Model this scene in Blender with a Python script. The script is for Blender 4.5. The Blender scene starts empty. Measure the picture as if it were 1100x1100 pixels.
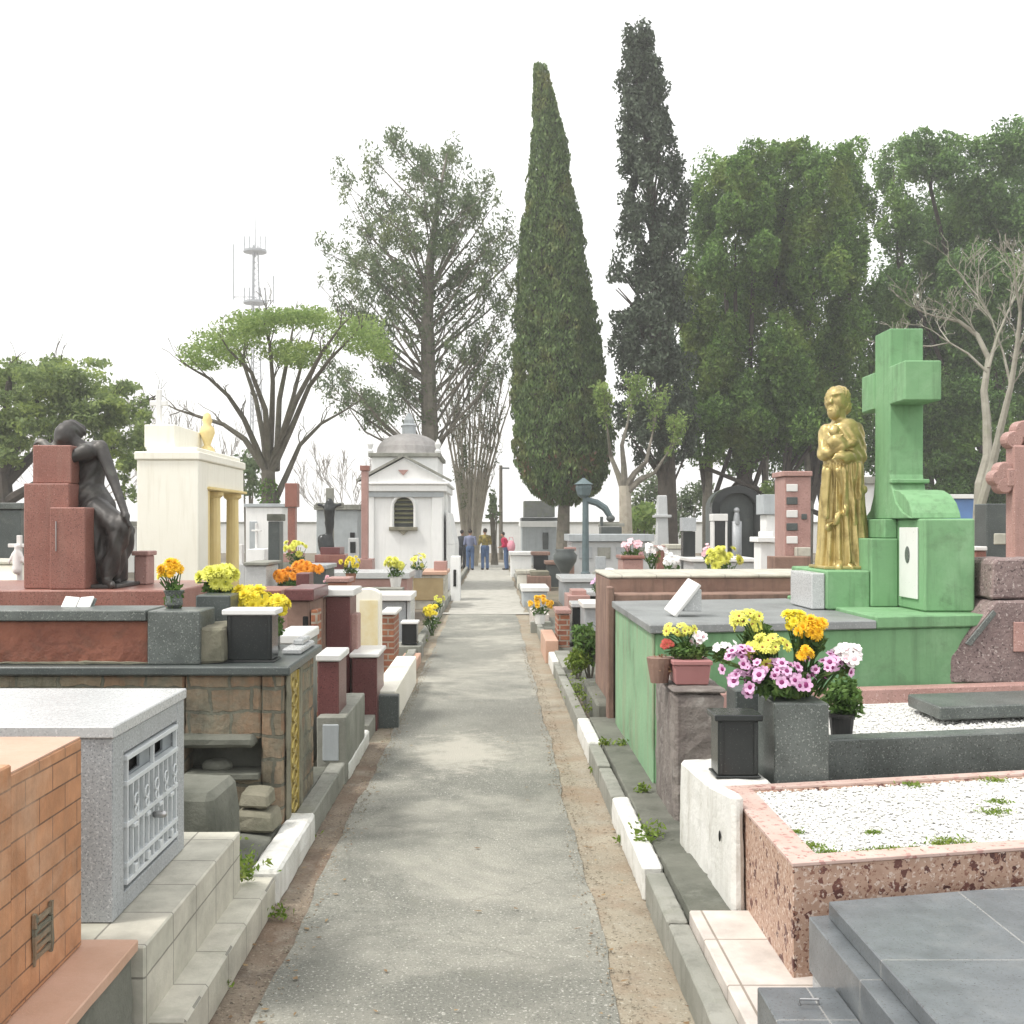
import bpy, bmesh, math, random
import numpy as np
from mathutils import Vector, Matrix
random.seed(7); RNG = np.random.default_rng(7)
sc = bpy.context.scene
COL = sc.collection
F, CX, CY, H = 1200.0, 530.0, 565.0, 1.75        # focal length (px of the 1100 px photo), vanishing point, eye height

def W(px, py, Y):
    return Vector(((px - CX) * Y / F, Y, H - (py - CY) * Y / F))
def xat(px, Y): return (px - CX) * Y / F
def zat(py, Y): return H - (py - CY) * Y / F

# ------------------------------------------------------------------ materials
def new_mat(name):
    m = bpy.data.materials.new(name); m.use_nodes = True
    nt = m.node_tree; nt.nodes.clear()
    out = nt.nodes.new('ShaderNodeOutputMaterial'); b = nt.nodes.new('ShaderNodeBsdfPrincipled')
    nt.links.new(b.outputs[0], out.inputs['Surface'])
    return m, nt, b
def node(nt, t, **kw):
    n = nt.nodes.new(t)
    for k, v in kw.items(): setattr(n, k, v)
    return n
def c4(c): return (c[0], c[1], c[2], 1.0)
def mixc(nt, fac, a, b, mode='MIX'):
    n = node(nt, 'ShaderNodeMix', data_type='RGBA', blend_type=mode)
    for s, v in (('Factor', fac), ('A', a), ('B', b)):
        i = [x for x in n.inputs if x.name == s and (x.type == 'RGBA' if s != 'Factor' else x.type == 'VALUE')][0]
        if isinstance(v, (int, float)): i.default_value = v
        elif isinstance(v, tuple): i.default_value = c4(v)
        else: nt.links.new(v, i)
    return [x for x in n.outputs if x.type == 'RGBA'][0]
def ramp(nt, src, p0, p1, c0=0.0, c1=1.0):
    n = node(nt, 'ShaderNodeMapRange'); n.clamp = True
    nt.links.new(src, n.inputs[0])
    n.inputs[1].default_value = p0; n.inputs[2].default_value = p1
    n.inputs[3].default_value = c0; n.inputs[4].default_value = c1
    return n.outputs[0]
def noise(nt, vec, scale, detail=4.0, rough=.55, dist=0.0):
    n = node(nt, 'ShaderNodeTexNoise'); n.inputs['Scale'].default_value = scale
    n.inputs['Detail'].default_value = detail; n.inputs['Roughness'].default_value = rough
    n.inputs['Distortion'].default_value = dist
    nt.links.new(vec, n.inputs['Vector']); return n.outputs['Fac']
def scaled(nt, vec, s):
    n = node(nt, 'ShaderNodeMapping'); n.inputs['Scale'].default_value = s
    nt.links.new(vec, n.inputs['Vector']); return n.outputs[0]

def M(name, col, col2=None, scale=3.0, rough=.75, bump=.15, bscale=60, speck=None, stain=None, streak=None,
      metal=0.0, brick=None, cells=None, spec=.35, crack=None, patch=None):
    """one procedural surface: two-tone mottling, specks, stains, rain streaks, tiles, stone chips"""
    m, nt, b = new_mat(name)
    tc = node(nt, 'ShaderNodeTexCoord'); V = tc.outputs['Object']; UV = tc.outputs['UV']
    col2 = col2 or tuple(x * .72 for x in col)
    f = ramp(nt, noise(nt, V, scale, 6, .6), .35, .65)
    c = mixc(nt, f, col, col2); height = noise(nt, V, bscale, 5, .6)
    if brick:
        t = node(nt, 'ShaderNodeTexBrick'); t.offset = brick.get('off', .5)
        if brick.get('wob'):
            nz = node(nt, 'ShaderNodeTexNoise'); nz.inputs['Scale'].default_value = 9; nz.inputs['Detail'].default_value = 4; nt.links.new(V, nz.inputs['Vector'])
            vm = node(nt, 'ShaderNodeVectorMath', operation='MULTIPLY_ADD'); nt.links.new(nz.outputs['Color'], vm.inputs[0]); vm.inputs[1].default_value = (brick['wob'],) * 3; nt.links.new(UV, vm.inputs[2]); UV = vm.outputs[0]
        nt.links.new(UV, t.inputs['Vector'])
        t.inputs['Scale'].default_value = 1.0
        t.inputs['Brick Width'].default_value = brick['w']; t.inputs['Row Height'].default_value = brick['h']
        t.inputs['Mortar Size'].default_value = brick.get('m', .004); t.inputs['Mortar Smooth'].default_value = .2
        t.inputs['Bias'].default_value = 0
        t.inputs['Color1'].default_value = c4(col); t.inputs['Color2'].default_value = c4(brick.get('c2', col2))
        t.inputs['Mortar'].default_value = c4(brick['mc'])
        g = ramp(nt, noise(nt, V, scale * 3, 5, .6), .3, .7, .75, 1.15)
        mul = node(nt, 'ShaderNodeMix', data_type='RGBA', blend_type='MULTIPLY')
        mul.inputs[0].default_value = 1.0
        nt.links.new(t.outputs['Color'], mul.inputs[6]); nt.links.new(g, mul.inputs[7])
        c = mul.outputs[2]
        inv = ramp(nt, t.outputs['Fac'], 0, 1, 1, 0)
        ad = node(nt, 'ShaderNodeMath', operation='MULTIPLY_ADD'); nt.links.new(inv, ad.inputs[0])
        ad.inputs[1].default_value = brick.get('d', 1.0); nt.links.new(height, ad.inputs[2]); height = ad.outputs[0]
    if cells:
        v = node(nt, 'ShaderNodeTexVoronoi'); v.inputs['Scale'].default_value = cells['s']; v.inputs['Randomness'].default_value = 1
        w = node(nt, 'ShaderNodeMix', data_type='VECTOR'); nn = node(nt, 'ShaderNodeTexNoise'); nn.inputs['Scale'].default_value = cells['s'] * 1.7
        nt.links.new(V, nn.inputs['Vector']); w.inputs[0].default_value = .04
        nt.links.new(V, w.inputs[4]); nt.links.new(nn.outputs['Color'], w.inputs[5])
        nt.links.new(w.outputs[1], v.inputs['Vector'])
        sep = node(nt, 'ShaderNodeSeparateColor'); nt.links.new(v.outputs['Color'], sep.inputs[0])
        lim = node(nt, 'ShaderNodeMath', operation='MULTIPLY'); nt.links.new(sep.outputs[0], lim.inputs[0]); lim.inputs[1].default_value = cells.get('size', .5)
        lt = node(nt, 'ShaderNodeMath', operation='LESS_THAN'); nt.links.new(v.outputs['Distance'], lt.inputs[0]); nt.links.new(lim.outputs[0], lt.inputs[1])
        cc = mixc(nt, sep.outputs[1], cells['c'], cells.get('cb', cells['c']))
        c = mixc(nt, lt.outputs[0], c, cc)
    if speck:
        for (sc_, s_, th) in speck:
            k = ramp(nt, noise(nt, V, s_, 2, .6), th, th + .06)
            c = mixc(nt, k, c, sc_)
    if stain:
        for (sc_, s_, lo, amt) in stain:
            k = ramp(nt, noise(nt, V, s_, 7, .68, .3), lo, lo + .22, 0, amt)
            c = mixc(nt, k, c, sc_)
    if patch:
        pc, pl, ps = patch; mp = node(nt, 'ShaderNodeVectorMath', operation='SUBTRACT'); nt.links.new(V, mp.inputs[0]); mp.inputs[1].default_value = pl
        ms = node(nt, 'ShaderNodeVectorMath', operation='MULTIPLY'); nt.links.new(mp.outputs[0], ms.inputs[0]); ms.inputs[1].default_value = (1.7, .75, 0)
        ln = node(nt, 'ShaderNodeVectorMath', operation='LENGTH'); nt.links.new(ms.outputs[0], ln.inputs[0])
        ad = node(nt, 'ShaderNodeMath', operation='MULTIPLY_ADD'); nt.links.new(noise(nt, V, 6, 7, .7), ad.inputs[0]); ad.inputs[1].default_value = 1.6; nt.links.new(ln.outputs['Value'], ad.inputs[2])
        c = mixc(nt, ramp(nt, ad.outputs[0], 1.05, 1.5, .8, 0), c, pc)
    if crack:
        cc_, cs_ = crack; wv = node(nt, 'ShaderNodeVectorMath', operation='MULTIPLY_ADD'); nz = node(nt, 'ShaderNodeTexNoise'); nz.inputs['Scale'].default_value = 3; nz.inputs['Detail'].default_value = 6
        nt.links.new(V, nz.inputs['Vector']); nt.links.new(nz.outputs['Color'], wv.inputs[0]); wv.inputs[1].default_value = (.55, .55, 0); nt.links.new(V, wv.inputs[2])
        vo = node(nt, 'ShaderNodeTexVoronoi', feature='DISTANCE_TO_EDGE'); vo.inputs['Scale'].default_value = cs_; nt.links.new(wv.outputs[0], vo.inputs['Vector'])
        c = mixc(nt, ramp(nt, vo.outputs['Distance'], 0, .006, .28, 0), c, cc_)
    if streak:
        sc_, amt = streak
        k = ramp(nt, noise(nt, scaled(nt, V, (9, 9, .7)), 1.6, 6, .65), .5, .78, 0, amt)
        c = mixc(nt, k, c, sc_)
    nt.links.new(c, b.inputs['Base Color'])
    rr = ramp(nt, height, .2, .9, max(rough - .12, .05), min(rough + .12, 1)); nt.links.new(rr, b.inputs['Roughness'])
    b.inputs['Metallic'].default_value = metal; b.inputs['Specular IOR Level'].default_value = spec
    if bump:
        bp = node(nt, 'ShaderNodeBump'); bp.inputs['Strength'].default_value = bump; bp.inputs['Distance'].default_value = .012
        nt.links.new(height, bp.inputs['Height']); nt.links.new(bp.outputs[0], b.inputs['Normal'])
    return m

def leaf_mat(name, a, b_, c_=None, clump=1.2, trans=.35):
    m = bpy.data.materials.new(name); m.use_nodes = True; nt = m.node_tree; nt.nodes.clear()
    out = node(nt, 'ShaderNodeOutputMaterial')
    at = node(nt, 'ShaderNodeAttribute', attribute_name='tone')
    tc = node(nt, 'ShaderNodeTexCoord')
    col = mixc(nt, at.outputs['Fac'], a, b_)
    if c_:
        col = mixc(nt, ramp(nt, noise(nt, tc.outputs['Object'], clump, 4, .6), .5, .68, 0, .75), col, c_)
    d = node(nt, 'ShaderNodeBsdfPrincipled'); d.inputs['Roughness'].default_value = .6; d.inputs['Specular IOR Level'].default_value = .25
    t = node(nt, 'ShaderNodeBsdfTranslucent'); mx = node(nt, 'ShaderNodeMixShader'); mx.inputs[0].default_value = trans
    nt.links.new(col, d.inputs['Base Color']); nt.links.new(col, t.inputs[0])
    nt.links.new(d.outputs[0], mx.inputs[1]); nt.links.new(t.outputs[0], mx.inputs[2]); nt.links.new(mx.outputs[0], out.inputs[0])
    return m

dk = (.05, .055, .045)
MT = dict(
 asphalt = M('asphalt', (.245, .246, .212), (.175, .177, .154), .9, .9, .9, 90, speck=[((.46, .455, .41), 75, .60), ((.135, .135, .12), 85, .58), ((.5, .49, .44), 30, .70), ((.15, .15, .135), 38, .66)],
             stain=[((.47, .455, .39), .55, .46, .85), ((.14, .143, .125), 1.1, .51, .7), ((.21, .215, .17), 3.6, .58, .5), ((.62, .61, .56), 5.5, .70, .9)], crack=((.10, .10, .085), .6), patch=((.46, .44, .38), (-.25, 8.6, 0), (.75, .45, 1))),
 asphalt_pale = M('worn_cement', (.44, .43, .385), (.36, .35, .31), 5, .9, .4, 160, stain=[((.2, .2, .17), 3, .5, .6)]),
 gutter = M('gutter_cement', (.34, .305, .235), (.25, .22, .165), 2.0, .92, .6, 70, speck=[((.42, .39, .32), 60, .62), ((.14, .12, .09), 66, .60)], stain=[((.25, .175, .115), 1.6, .46, .8), ((.15, .11, .08), 2.6, .54, .8), ((.40, .38, .32), 4, .54, .6), ((.19, .20, .12), 2.7, .58, .6)]),
 gutter_wet = M('brown_gutter', (.25, .205, .155), (.175, .14, .105), 2.4, .85, .6, 70, speck=[((.34, .29, .23), 60, .62), ((.08, .065, .05), 66, .60)], stain=[((.165, .105, .07), 1.7, .48, .85), ((.075, .055, .045), 2.6, .52, .9), ((.36, .335, .28), 3.5, .53, .75), ((.17, .18, .10), 3.3, .60, .6)]),
 soil = M('soil', (.20, .17, .125), (.13, .11, .085), .9, .95, .6, 40, stain=[((.10, .13, .055), .5, .52, .6)]),
 concrete = M('concrete', (.30, .30, .265), (.20, .205, .175), 2.2, .88, .35, 70, stain=[(dk, 1.7, .55, .6), ((.14, .16, .09), 3.1, .58, .5)], streak=((.09, .09, .075), .5)),
 concrete_dark = M('concrete_weathered', (.175, .178, .15), (.095, .10, .08), 2.6, .9, .4, 60, stain=[(dk, 2.5, .52, .7), ((.30, .31, .27), 6, .58, .5)]),
 whitewash = M('whitewash', (.70, .70, .67), (.60, .60, .56), 4, .85, .45, 50, stain=[((.34, .32, .27), 5, .56, .75), ((.22, .21, .18), 11, .62, .7)], streak=((.38, .36, .31), .6)),
 white_plaster = M('white_plaster', (.80, .805, .79), (.73, .74, .73), 1.4, .85, .12, 40, streak=((.55, .56, .54), .4), stain=[((.52, .54, .52), 1.0, .6, .4)]),
 cream = M('cream_plaster', (.86, .845, .755), (.82, .80, .70), 1.2, .85, .1, 40, streak=((.58, .54, .42), .35)),
 yellow_plaster = M('yellow_plaster', (.78, .64, .32), (.72, .57, .25), 2, .8, .1, 40, streak=((.4, .3, .12), .3)),
 tile_orange = M('orange_tile', (.50, .26, .14), (.44, .215, .11), 3, .45, .3, 30, brick=dict(w=.19, h=.075, m=.003, mc=(.16, .08, .045), c2=(.43, .205, .10), d=1.2), stain=[((.62, .42, .29), 4, .52, .5), ((.25, .15, .095), 2.2, .54, .6), ((.12, .09, .065), 5, .62, .6)], streak=((.22, .14, .09), .4)),
 tile_pink = M('pink_tile_top', (.56, .36, .27), (.48, .30, .21), 3, .5, .1, 40, stain=[((.30, .22, .17), 3, .58, .5)]),
 tile_beige = M('beige_tile', (.50, .48, .41), (.42, .41, .345), 2, .55, .2, 40, brick=dict(w=.30, h=.30, m=.004, mc=(.22, .21, .18), c2=(.46, .45, .38), off=0, d=.7), stain=[((.24, .26, .18), 2.6, .58, .6)]),
 tile_white = M('white_tile', (.54, .49, .45), (.46, .42, .375), 2, .4, .15, 40, brick=dict(w=.42, h=.42, m=.005, mc=(.28, .24, .2), c2=(.60, .55, .50), off=0, d=.7), stain=[((.36, .32, .27), 3.4, .6, .5)]),
 granite_grey = M('grey_granite', (.37, .39, .405), (.33, .35, .362), 5, .4, .03, 90, speck=[((.22, .235, .245), 130, .55), ((.52, .54, .55), 110, .59)], streak=((.22, .23, .23), .45)),
 granite_pale = M('pale_granite', (.50, .515, .515), (.45, .465, .465), 5, .3, .02, 90, speck=[((.34, .35, .36), 120, .58), ((.62, .63, .63), 110, .6)], stain=[((.33, .34, .33), 3, .58, .4)]),
 granite_slab = M('polished_grey_slab', (.135, .15, .16), (.10, .112, .122), 3, .25, .02, 90, speck=[((.30, .31, .31), 120, .62), ((.07, .07, .07), 120, .6)], brick=dict(w=.62, h=.62, m=.003, mc=(.30, .30, .29), c2=(.12, .132, .142), off=0, d=.3), stain=[((.20, .21, .21), 5, .54, .6), ((.06, .065, .07), 2.3, .56, .5)]),
 grey_cover = M('weathered_grey_cover', (.25, .265, .265), (.18, .19, .19), 2.5, .5, .1, 60, speck=[((.33, .34, .34), 110, .6)], stain=[((.09, .095, .085), 3, .54, .7), ((.36, .37, .36), 4, .6, .6)]),
 granite_dark = M('dark_granite', (.085, .098, .095), (.062, .072, .07), 4, .35, .05, 80, speck=[((.16, .18, .17), 120, .6)], stain=[((.19, .20, .175), 3, .58, .4)]),
 granite_green = M('green_grey_granite', (.125, .14, .132), (.075, .086, .08), 4, .4, .06, 80, speck=[((.24, .26, .24), 110, .6), ((.05, .055, .05), 100, .6)], stain=[((.24, .25, .22), 4, .6, .4)]),
 granite_black = M('black_granite', (.028, .031, .031), (.022, .025, .025), 4, .2, .02, 80, speck=[((.06, .065, .06), 140, .64)], stain=[((.09, .09, .08), 3, .62, .4)]),
 granite_red = M('red_granite', (.30, .135, .105), (.24, .105, .082), 4, .38, .04, 70, speck=[((.13, .055, .045), 110, .58), ((.42, .24, .20), 100, .62)], streak=((.34, .22, .18), .35)),
 granite_wine = M('wine_granite', (.16, .062, .06), (.125, .048, .048), 4, .35, .04, 70, speck=[((.07, .03, .03), 110, .58), ((.26, .14, .13), 100, .63)]),
 granite_pink = M('pink_granite', (.42, .255, .225), (.35, .205, .18), 3, .5, .08, 60, speck=[((.2, .11, .1), 90, .6), ((.55, .4, .36), 80, .62)], streak=((.2, .13, .11), .4)),
 rough_red = M('rough_red_brick', (.26, .105, .068), (.17, .065, .045), 6, .9, 1.0, 22, stain=[((.09, .06, .045), 5, .52, .7), ((.36, .2, .15), 7, .6, .5)]),
 stone_block = M('old_stone_blocks', (.255, .22, .155), (.19, .17, .125), 5, .92, .9, 30, brick=dict(w=.23, h=.13, m=.009, mc=(.13, .125, .095), c2=(.275, .165, .10), d=.8, wob=.06), stain=[((.19, .195, .15), 4, .44, .85), ((.06, .062, .05), 2.8, .52, .85), ((.34, .33, .26), 7, .58, .7)], streak=((.08, .08, .06), .75)),
 stone_plain = M('mossy_stone', (.235, .22, .165), (.15, .145, .105), 4, .92, .6, 40, stain=[((.06, .065, .045), 3, .53, .7), ((.28, .30, .22), 5, .6, .5)]),
 stone_lichen = M('lichen_stone', (.24, .215, .195), (.15, .13, .12), 7, .95, .9, 45, stain=[((.42, .41, .38), 9, .55, .8), ((.06, .055, .05), 5, .55, .8)], streak=((.10, .075, .07), .6)),
 stone_purple = M('rough_purple_stone', (.27, .205, .195), (.19, .14, .135), 6, .9, .9, 40, speck=[((.42, .36, .34), 60, .6), ((.09, .065, .065), 50, .6)], stain=[((.12, .10, .095), 4, .55, .6)]),
 brown_stone = M('brown_stone', (.27, .175, .135), (.19, .12, .095), 4, .85, .4, 40, streak=((.09, .065, .05), .7), stain=[((.38, .30, .24), 5, .6, .5)]),
 brick_red = M('small_red_brick', (.36, .15, .08), (.29, .11, .06), 4, .85, .5, 40, brick=dict(w=.2, h=.07, m=.01, mc=(.36, .30, .24), c2=(.25, .095, .06), d=1.2)),
 terrazzo = M('crazed_terrazzo', (.46, .32, .245), (.39, .255, .19), 22, .5, .15, 60, speck=[((.60, .49, .42), 60, .57), ((.24, .12, .085), 75, .58)], cells=dict(s=24, size=.60, c=(.07, .03, .028), cb=(.17, .075, .06))),
 terrazzo_top = M('terrazzo_rim', (.58, .44, .39), (.50, .36, .31), 8, .45, .1, 60, speck=[((.30, .14, .12), 50, .62)], cells=dict(s=26, size=.42, c=(.33, .16, .14), cb=(.46, .28, .25)), stain=[((.40, .36, .24), 3, .6, .4)]),
 gravel = M('white_gravel', (.70, .70, .675), (.60, .60, .575), 20, .85, 1.0, 55, stain=[((.40, .40, .33), 6, .62, .5)]),
 green = M('green_paint', (.195, .365, .19), (.16, .315, .16), 1.8, .78, .3, 26, streak=((.105, .19, .10), .8), stain=[((.28, .455, .27), 2.2, .50, .65), ((.095, .15, .08), 3.2, .55, .7), ((.44, .47, .40), 14, .68, .85), ((.05, .06, .045), 6, .63, .75)], spec=.2),
 green_worn = M('worn_green_paint', (.25, .42, .25), (.19, .34, .20), 3, .75, .3, 40, streak=((.30, .23, .17), .85), stain=[((.14, .16, .10), 3, .55, .8)]),
 gold = M('gold_paint', (.54, .435, .19), (.42, .33, .135), 6, .36, .2, 60, metal=.5, stain=[((.20, .145, .05), 8, .50, .8), ((.66, .58, .34), 6, .58, .6)]),
 bronze = M('bronze', (.085, .08, .076), (.055, .052, .05), 5, .5, .2, 60, metal=.35, spec=.4, stain=[((.25, .24, .205), 3, .54, .6), ((.13, .155, .13), 6, .58, .6)]),
 marble = M('white_marble', (.74, .74, .72), (.66, .66, .64), 2.5, .35, .04, 40, stain=[((.45, .45, .43), 4, .6, .5)]),
 iron_paint = M('pale_painted_iron', (.60, .63, .64), (.52, .55, .56), 8, .5, .2, 80, stain=[((.28, .22, .17), 9, .64, .6)]),
 gate_back = M('grey_gate_back', (.30, .325, .34), (.25, .275, .29), 4, .6, .1, 60, streak=((.17, .18, .19), .5)),
 panel_paint = M('pale_blue_panel', (.42, .455, .47), (.36, .39, .405), 4, .6, .1, 60, streak=((.22, .23, .24), .4)),
 void = M('hollow_shade', (.012, .012, .012), (.008, .008, .008), 4, .9, .1),  # near-black colour standing in for the shade inside openings
 brass = M('brass_grille', (.50, .40, .13), (.36, .28, .09), 12, .4, .4, 40, metal=.6, stain=[((.62, .58, .42), 10, .55, .6)]),
 steel = M('dull_steel', (.5, .5, .5), (.4, .4, .4), 6, .35, .05, 60, metal=.9),
 plastic_pink = M('pink_plastic', (.40, .19, .185), (.35, .16, .155), 4, .5, .05, 40, stain=[((.5, .36, .33), 6, .6, .4)]),
 plastic_black = M('black_plastic', (.02, .02, .02), (.025, .025, .025), 4, .4, .05),
 terracotta = M('terracotta', (.36, .17, .11), (.30, .135, .085), 5, .8, .2, 40),
 post_paint = M('blue_grey_post', (.12, .165, .175), (.09, .125, .135), 4, .5, .1, 40),
 dome = M('dome_shingle', (.40, .385, .375), (.31, .295, .285), 4, .9, .5, 26, stain=[((.2, .18, .17), 3, .56, .6)]),
 bark_grey = M('pale_grey_bark', (.33, .315, .265), (.23, .22, .18), 4, .95, .7, 18, stain=[((.24, .27, .17), 1.6, .52, .6)]),
 bark_mid = M('mid_bark', (.13, .12, .095), (.085, .078, .06), 4, .95, .8, 16, stain=[((.13, .16, .08), 1.6, .54, .6)]),
 bark = M('grey_bark', (.22, .20, .165), (.14, .128, .105), 5, .95, .9, 16, stain=[((.12, .15, .07), 1.6, .52, .6)]),
 bark_dark = M('dark_bark', (.085, .072, .058), (.05, .042, .035), 5, .95, .9, 14),
 bark_pale = M('pale_bark', (.44, .40, .33), (.32, .29, .23), 3, .9, .5, 16, stain=[((.22, .19, .14), 3, .55, .6)]),
 twig = M('pale_twigs', (.36, .335, .31), (.28, .26, .235), 3, .9, .3, 20),
 steel_mast = M('grey_mast', (.30, .32, .34), (.25, .27, .29), 1, .6, .05, 10),
 skin = M('skin', (.42, .25, .17), (.38, .22, .15), 4, .6, .02), hair = M('dark_hair', (.02, .016, .013), (.03, .022, .018), 8, .6, .2, 80),
 cloth_blue = M('blue_grey_cloth', (.20, .22, .32), (.16, .18, .27), 8, .9, .2, 90), denim = M('denim', (.10, .16, .29), (.075, .12, .22), 8, .9, .2, 90),
 cloth_gold = M('mustard_cloth', (.34, .27, .07), (.10, .09, .04), 9, .9, .2, 90), cloth_red = M('crimson_cloth', (.50, .03, .09), (.42, .025, .075), 8, .9, .2, 90),
 cloth_dark = M('charcoal_cloth', (.045, .05, .06), (.035, .04, .045), 8, .9, .2, 90), cloth_pink = M('pink_bag_cloth', (.72, .33, .40), (.66, .28, .35), 8, .8, .2, 90),
 shoe = M('dark_shoe', (.03, .025, .02), (.025, .02, .018), 6, .6, .1),
 pet_pink = M('pink_petal', (.62, .30, .54), (.74, .52, .68), 30, .6, 0), pet_dark = M('purple_throat', (.16, .015, .09), (.26, .03, .15), 30, .6, 0),
 pet_white = M('white_petal', (.82, .80, .80), (.76, .74, .72), 30, .6, 0), pet_yellow = M('yellow_petal', (.82, .72, .06), (.78, .62, .03), 20, .6, 0),
 pet_lime = M('lemon_petal', (.78, .76, .16), (.66, .68, .10), 20, .6, 0), pet_gold = M('golden_petal', (.85, .55, .02), (.82, .45, .02), 20, .6, 0),
 pet_orange = M('orange_petal', (.82, .36, .02), (.78, .28, .02), 20, .6, 0), pet_red = M('red_petal', (.50, .06, .06), (.42, .10, .06), 20, .6, 0),
 pet_rose = M('rose_petal', (.76, .38, .44), (.80, .60, .62), 20, .6, 0), pet_core = M('brown_core', (.30, .12, .03), (.22, .08, .03), 20, .7, 0),
 blue_paint = M('blue_paint', (.13, .25, .50), (.11, .21, .43), 3, .6, .05), roof_grey = M('grey_roof', (.26, .27, .26), (.20, .21, .20), 3, .9, .3, 20, stain=[((.22, .26, .13), 2, .5, .7)]),
 L_cyp = leaf_mat('cypress_leaf', (.068, .12, .040), (.165, .24, .078), (.21, .21, .07), .8, .25),
 L_dark = leaf_mat('dark_cypress_leaf', (.052, .070, .046), (.098, .130, .084), None, 1, .2),
 L_mass = leaf_mat('conifer_leaf', (.062, .125, .030), (.19, .33, .070), (.27, .33, .075), .35, .3),
 L_mass2 = leaf_mat('broad_conifer_leaf', (.055, .115, .036), (.17, .30, .080), (.23, .36, .085), .35, .3),
 L_umb = leaf_mat('umbrella_leaf', (.16, .25, .075), (.30, .40, .13), (.36, .44, .14), .8, .5),
 L_air = leaf_mat('airy_leaf', (.085, .13, .062), (.17, .225, .11), (.24, .28, .12), .7, .35),
 L_left = leaf_mat('left_tree_leaf', (.15, .215, .085), (.28, .36, .13), (.38, .47, .10), .9, .45),
 L_plant = leaf_mat('plant_leaf', (.065, .135, .035), (.14, .24, .06), (.20, .27, .07), 6, .35),
 L_weed = leaf_mat('weed_leaf', (.12, .20, .03), (.24, .33, .06), (.30, .33, .08), 9, .35),
)

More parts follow.
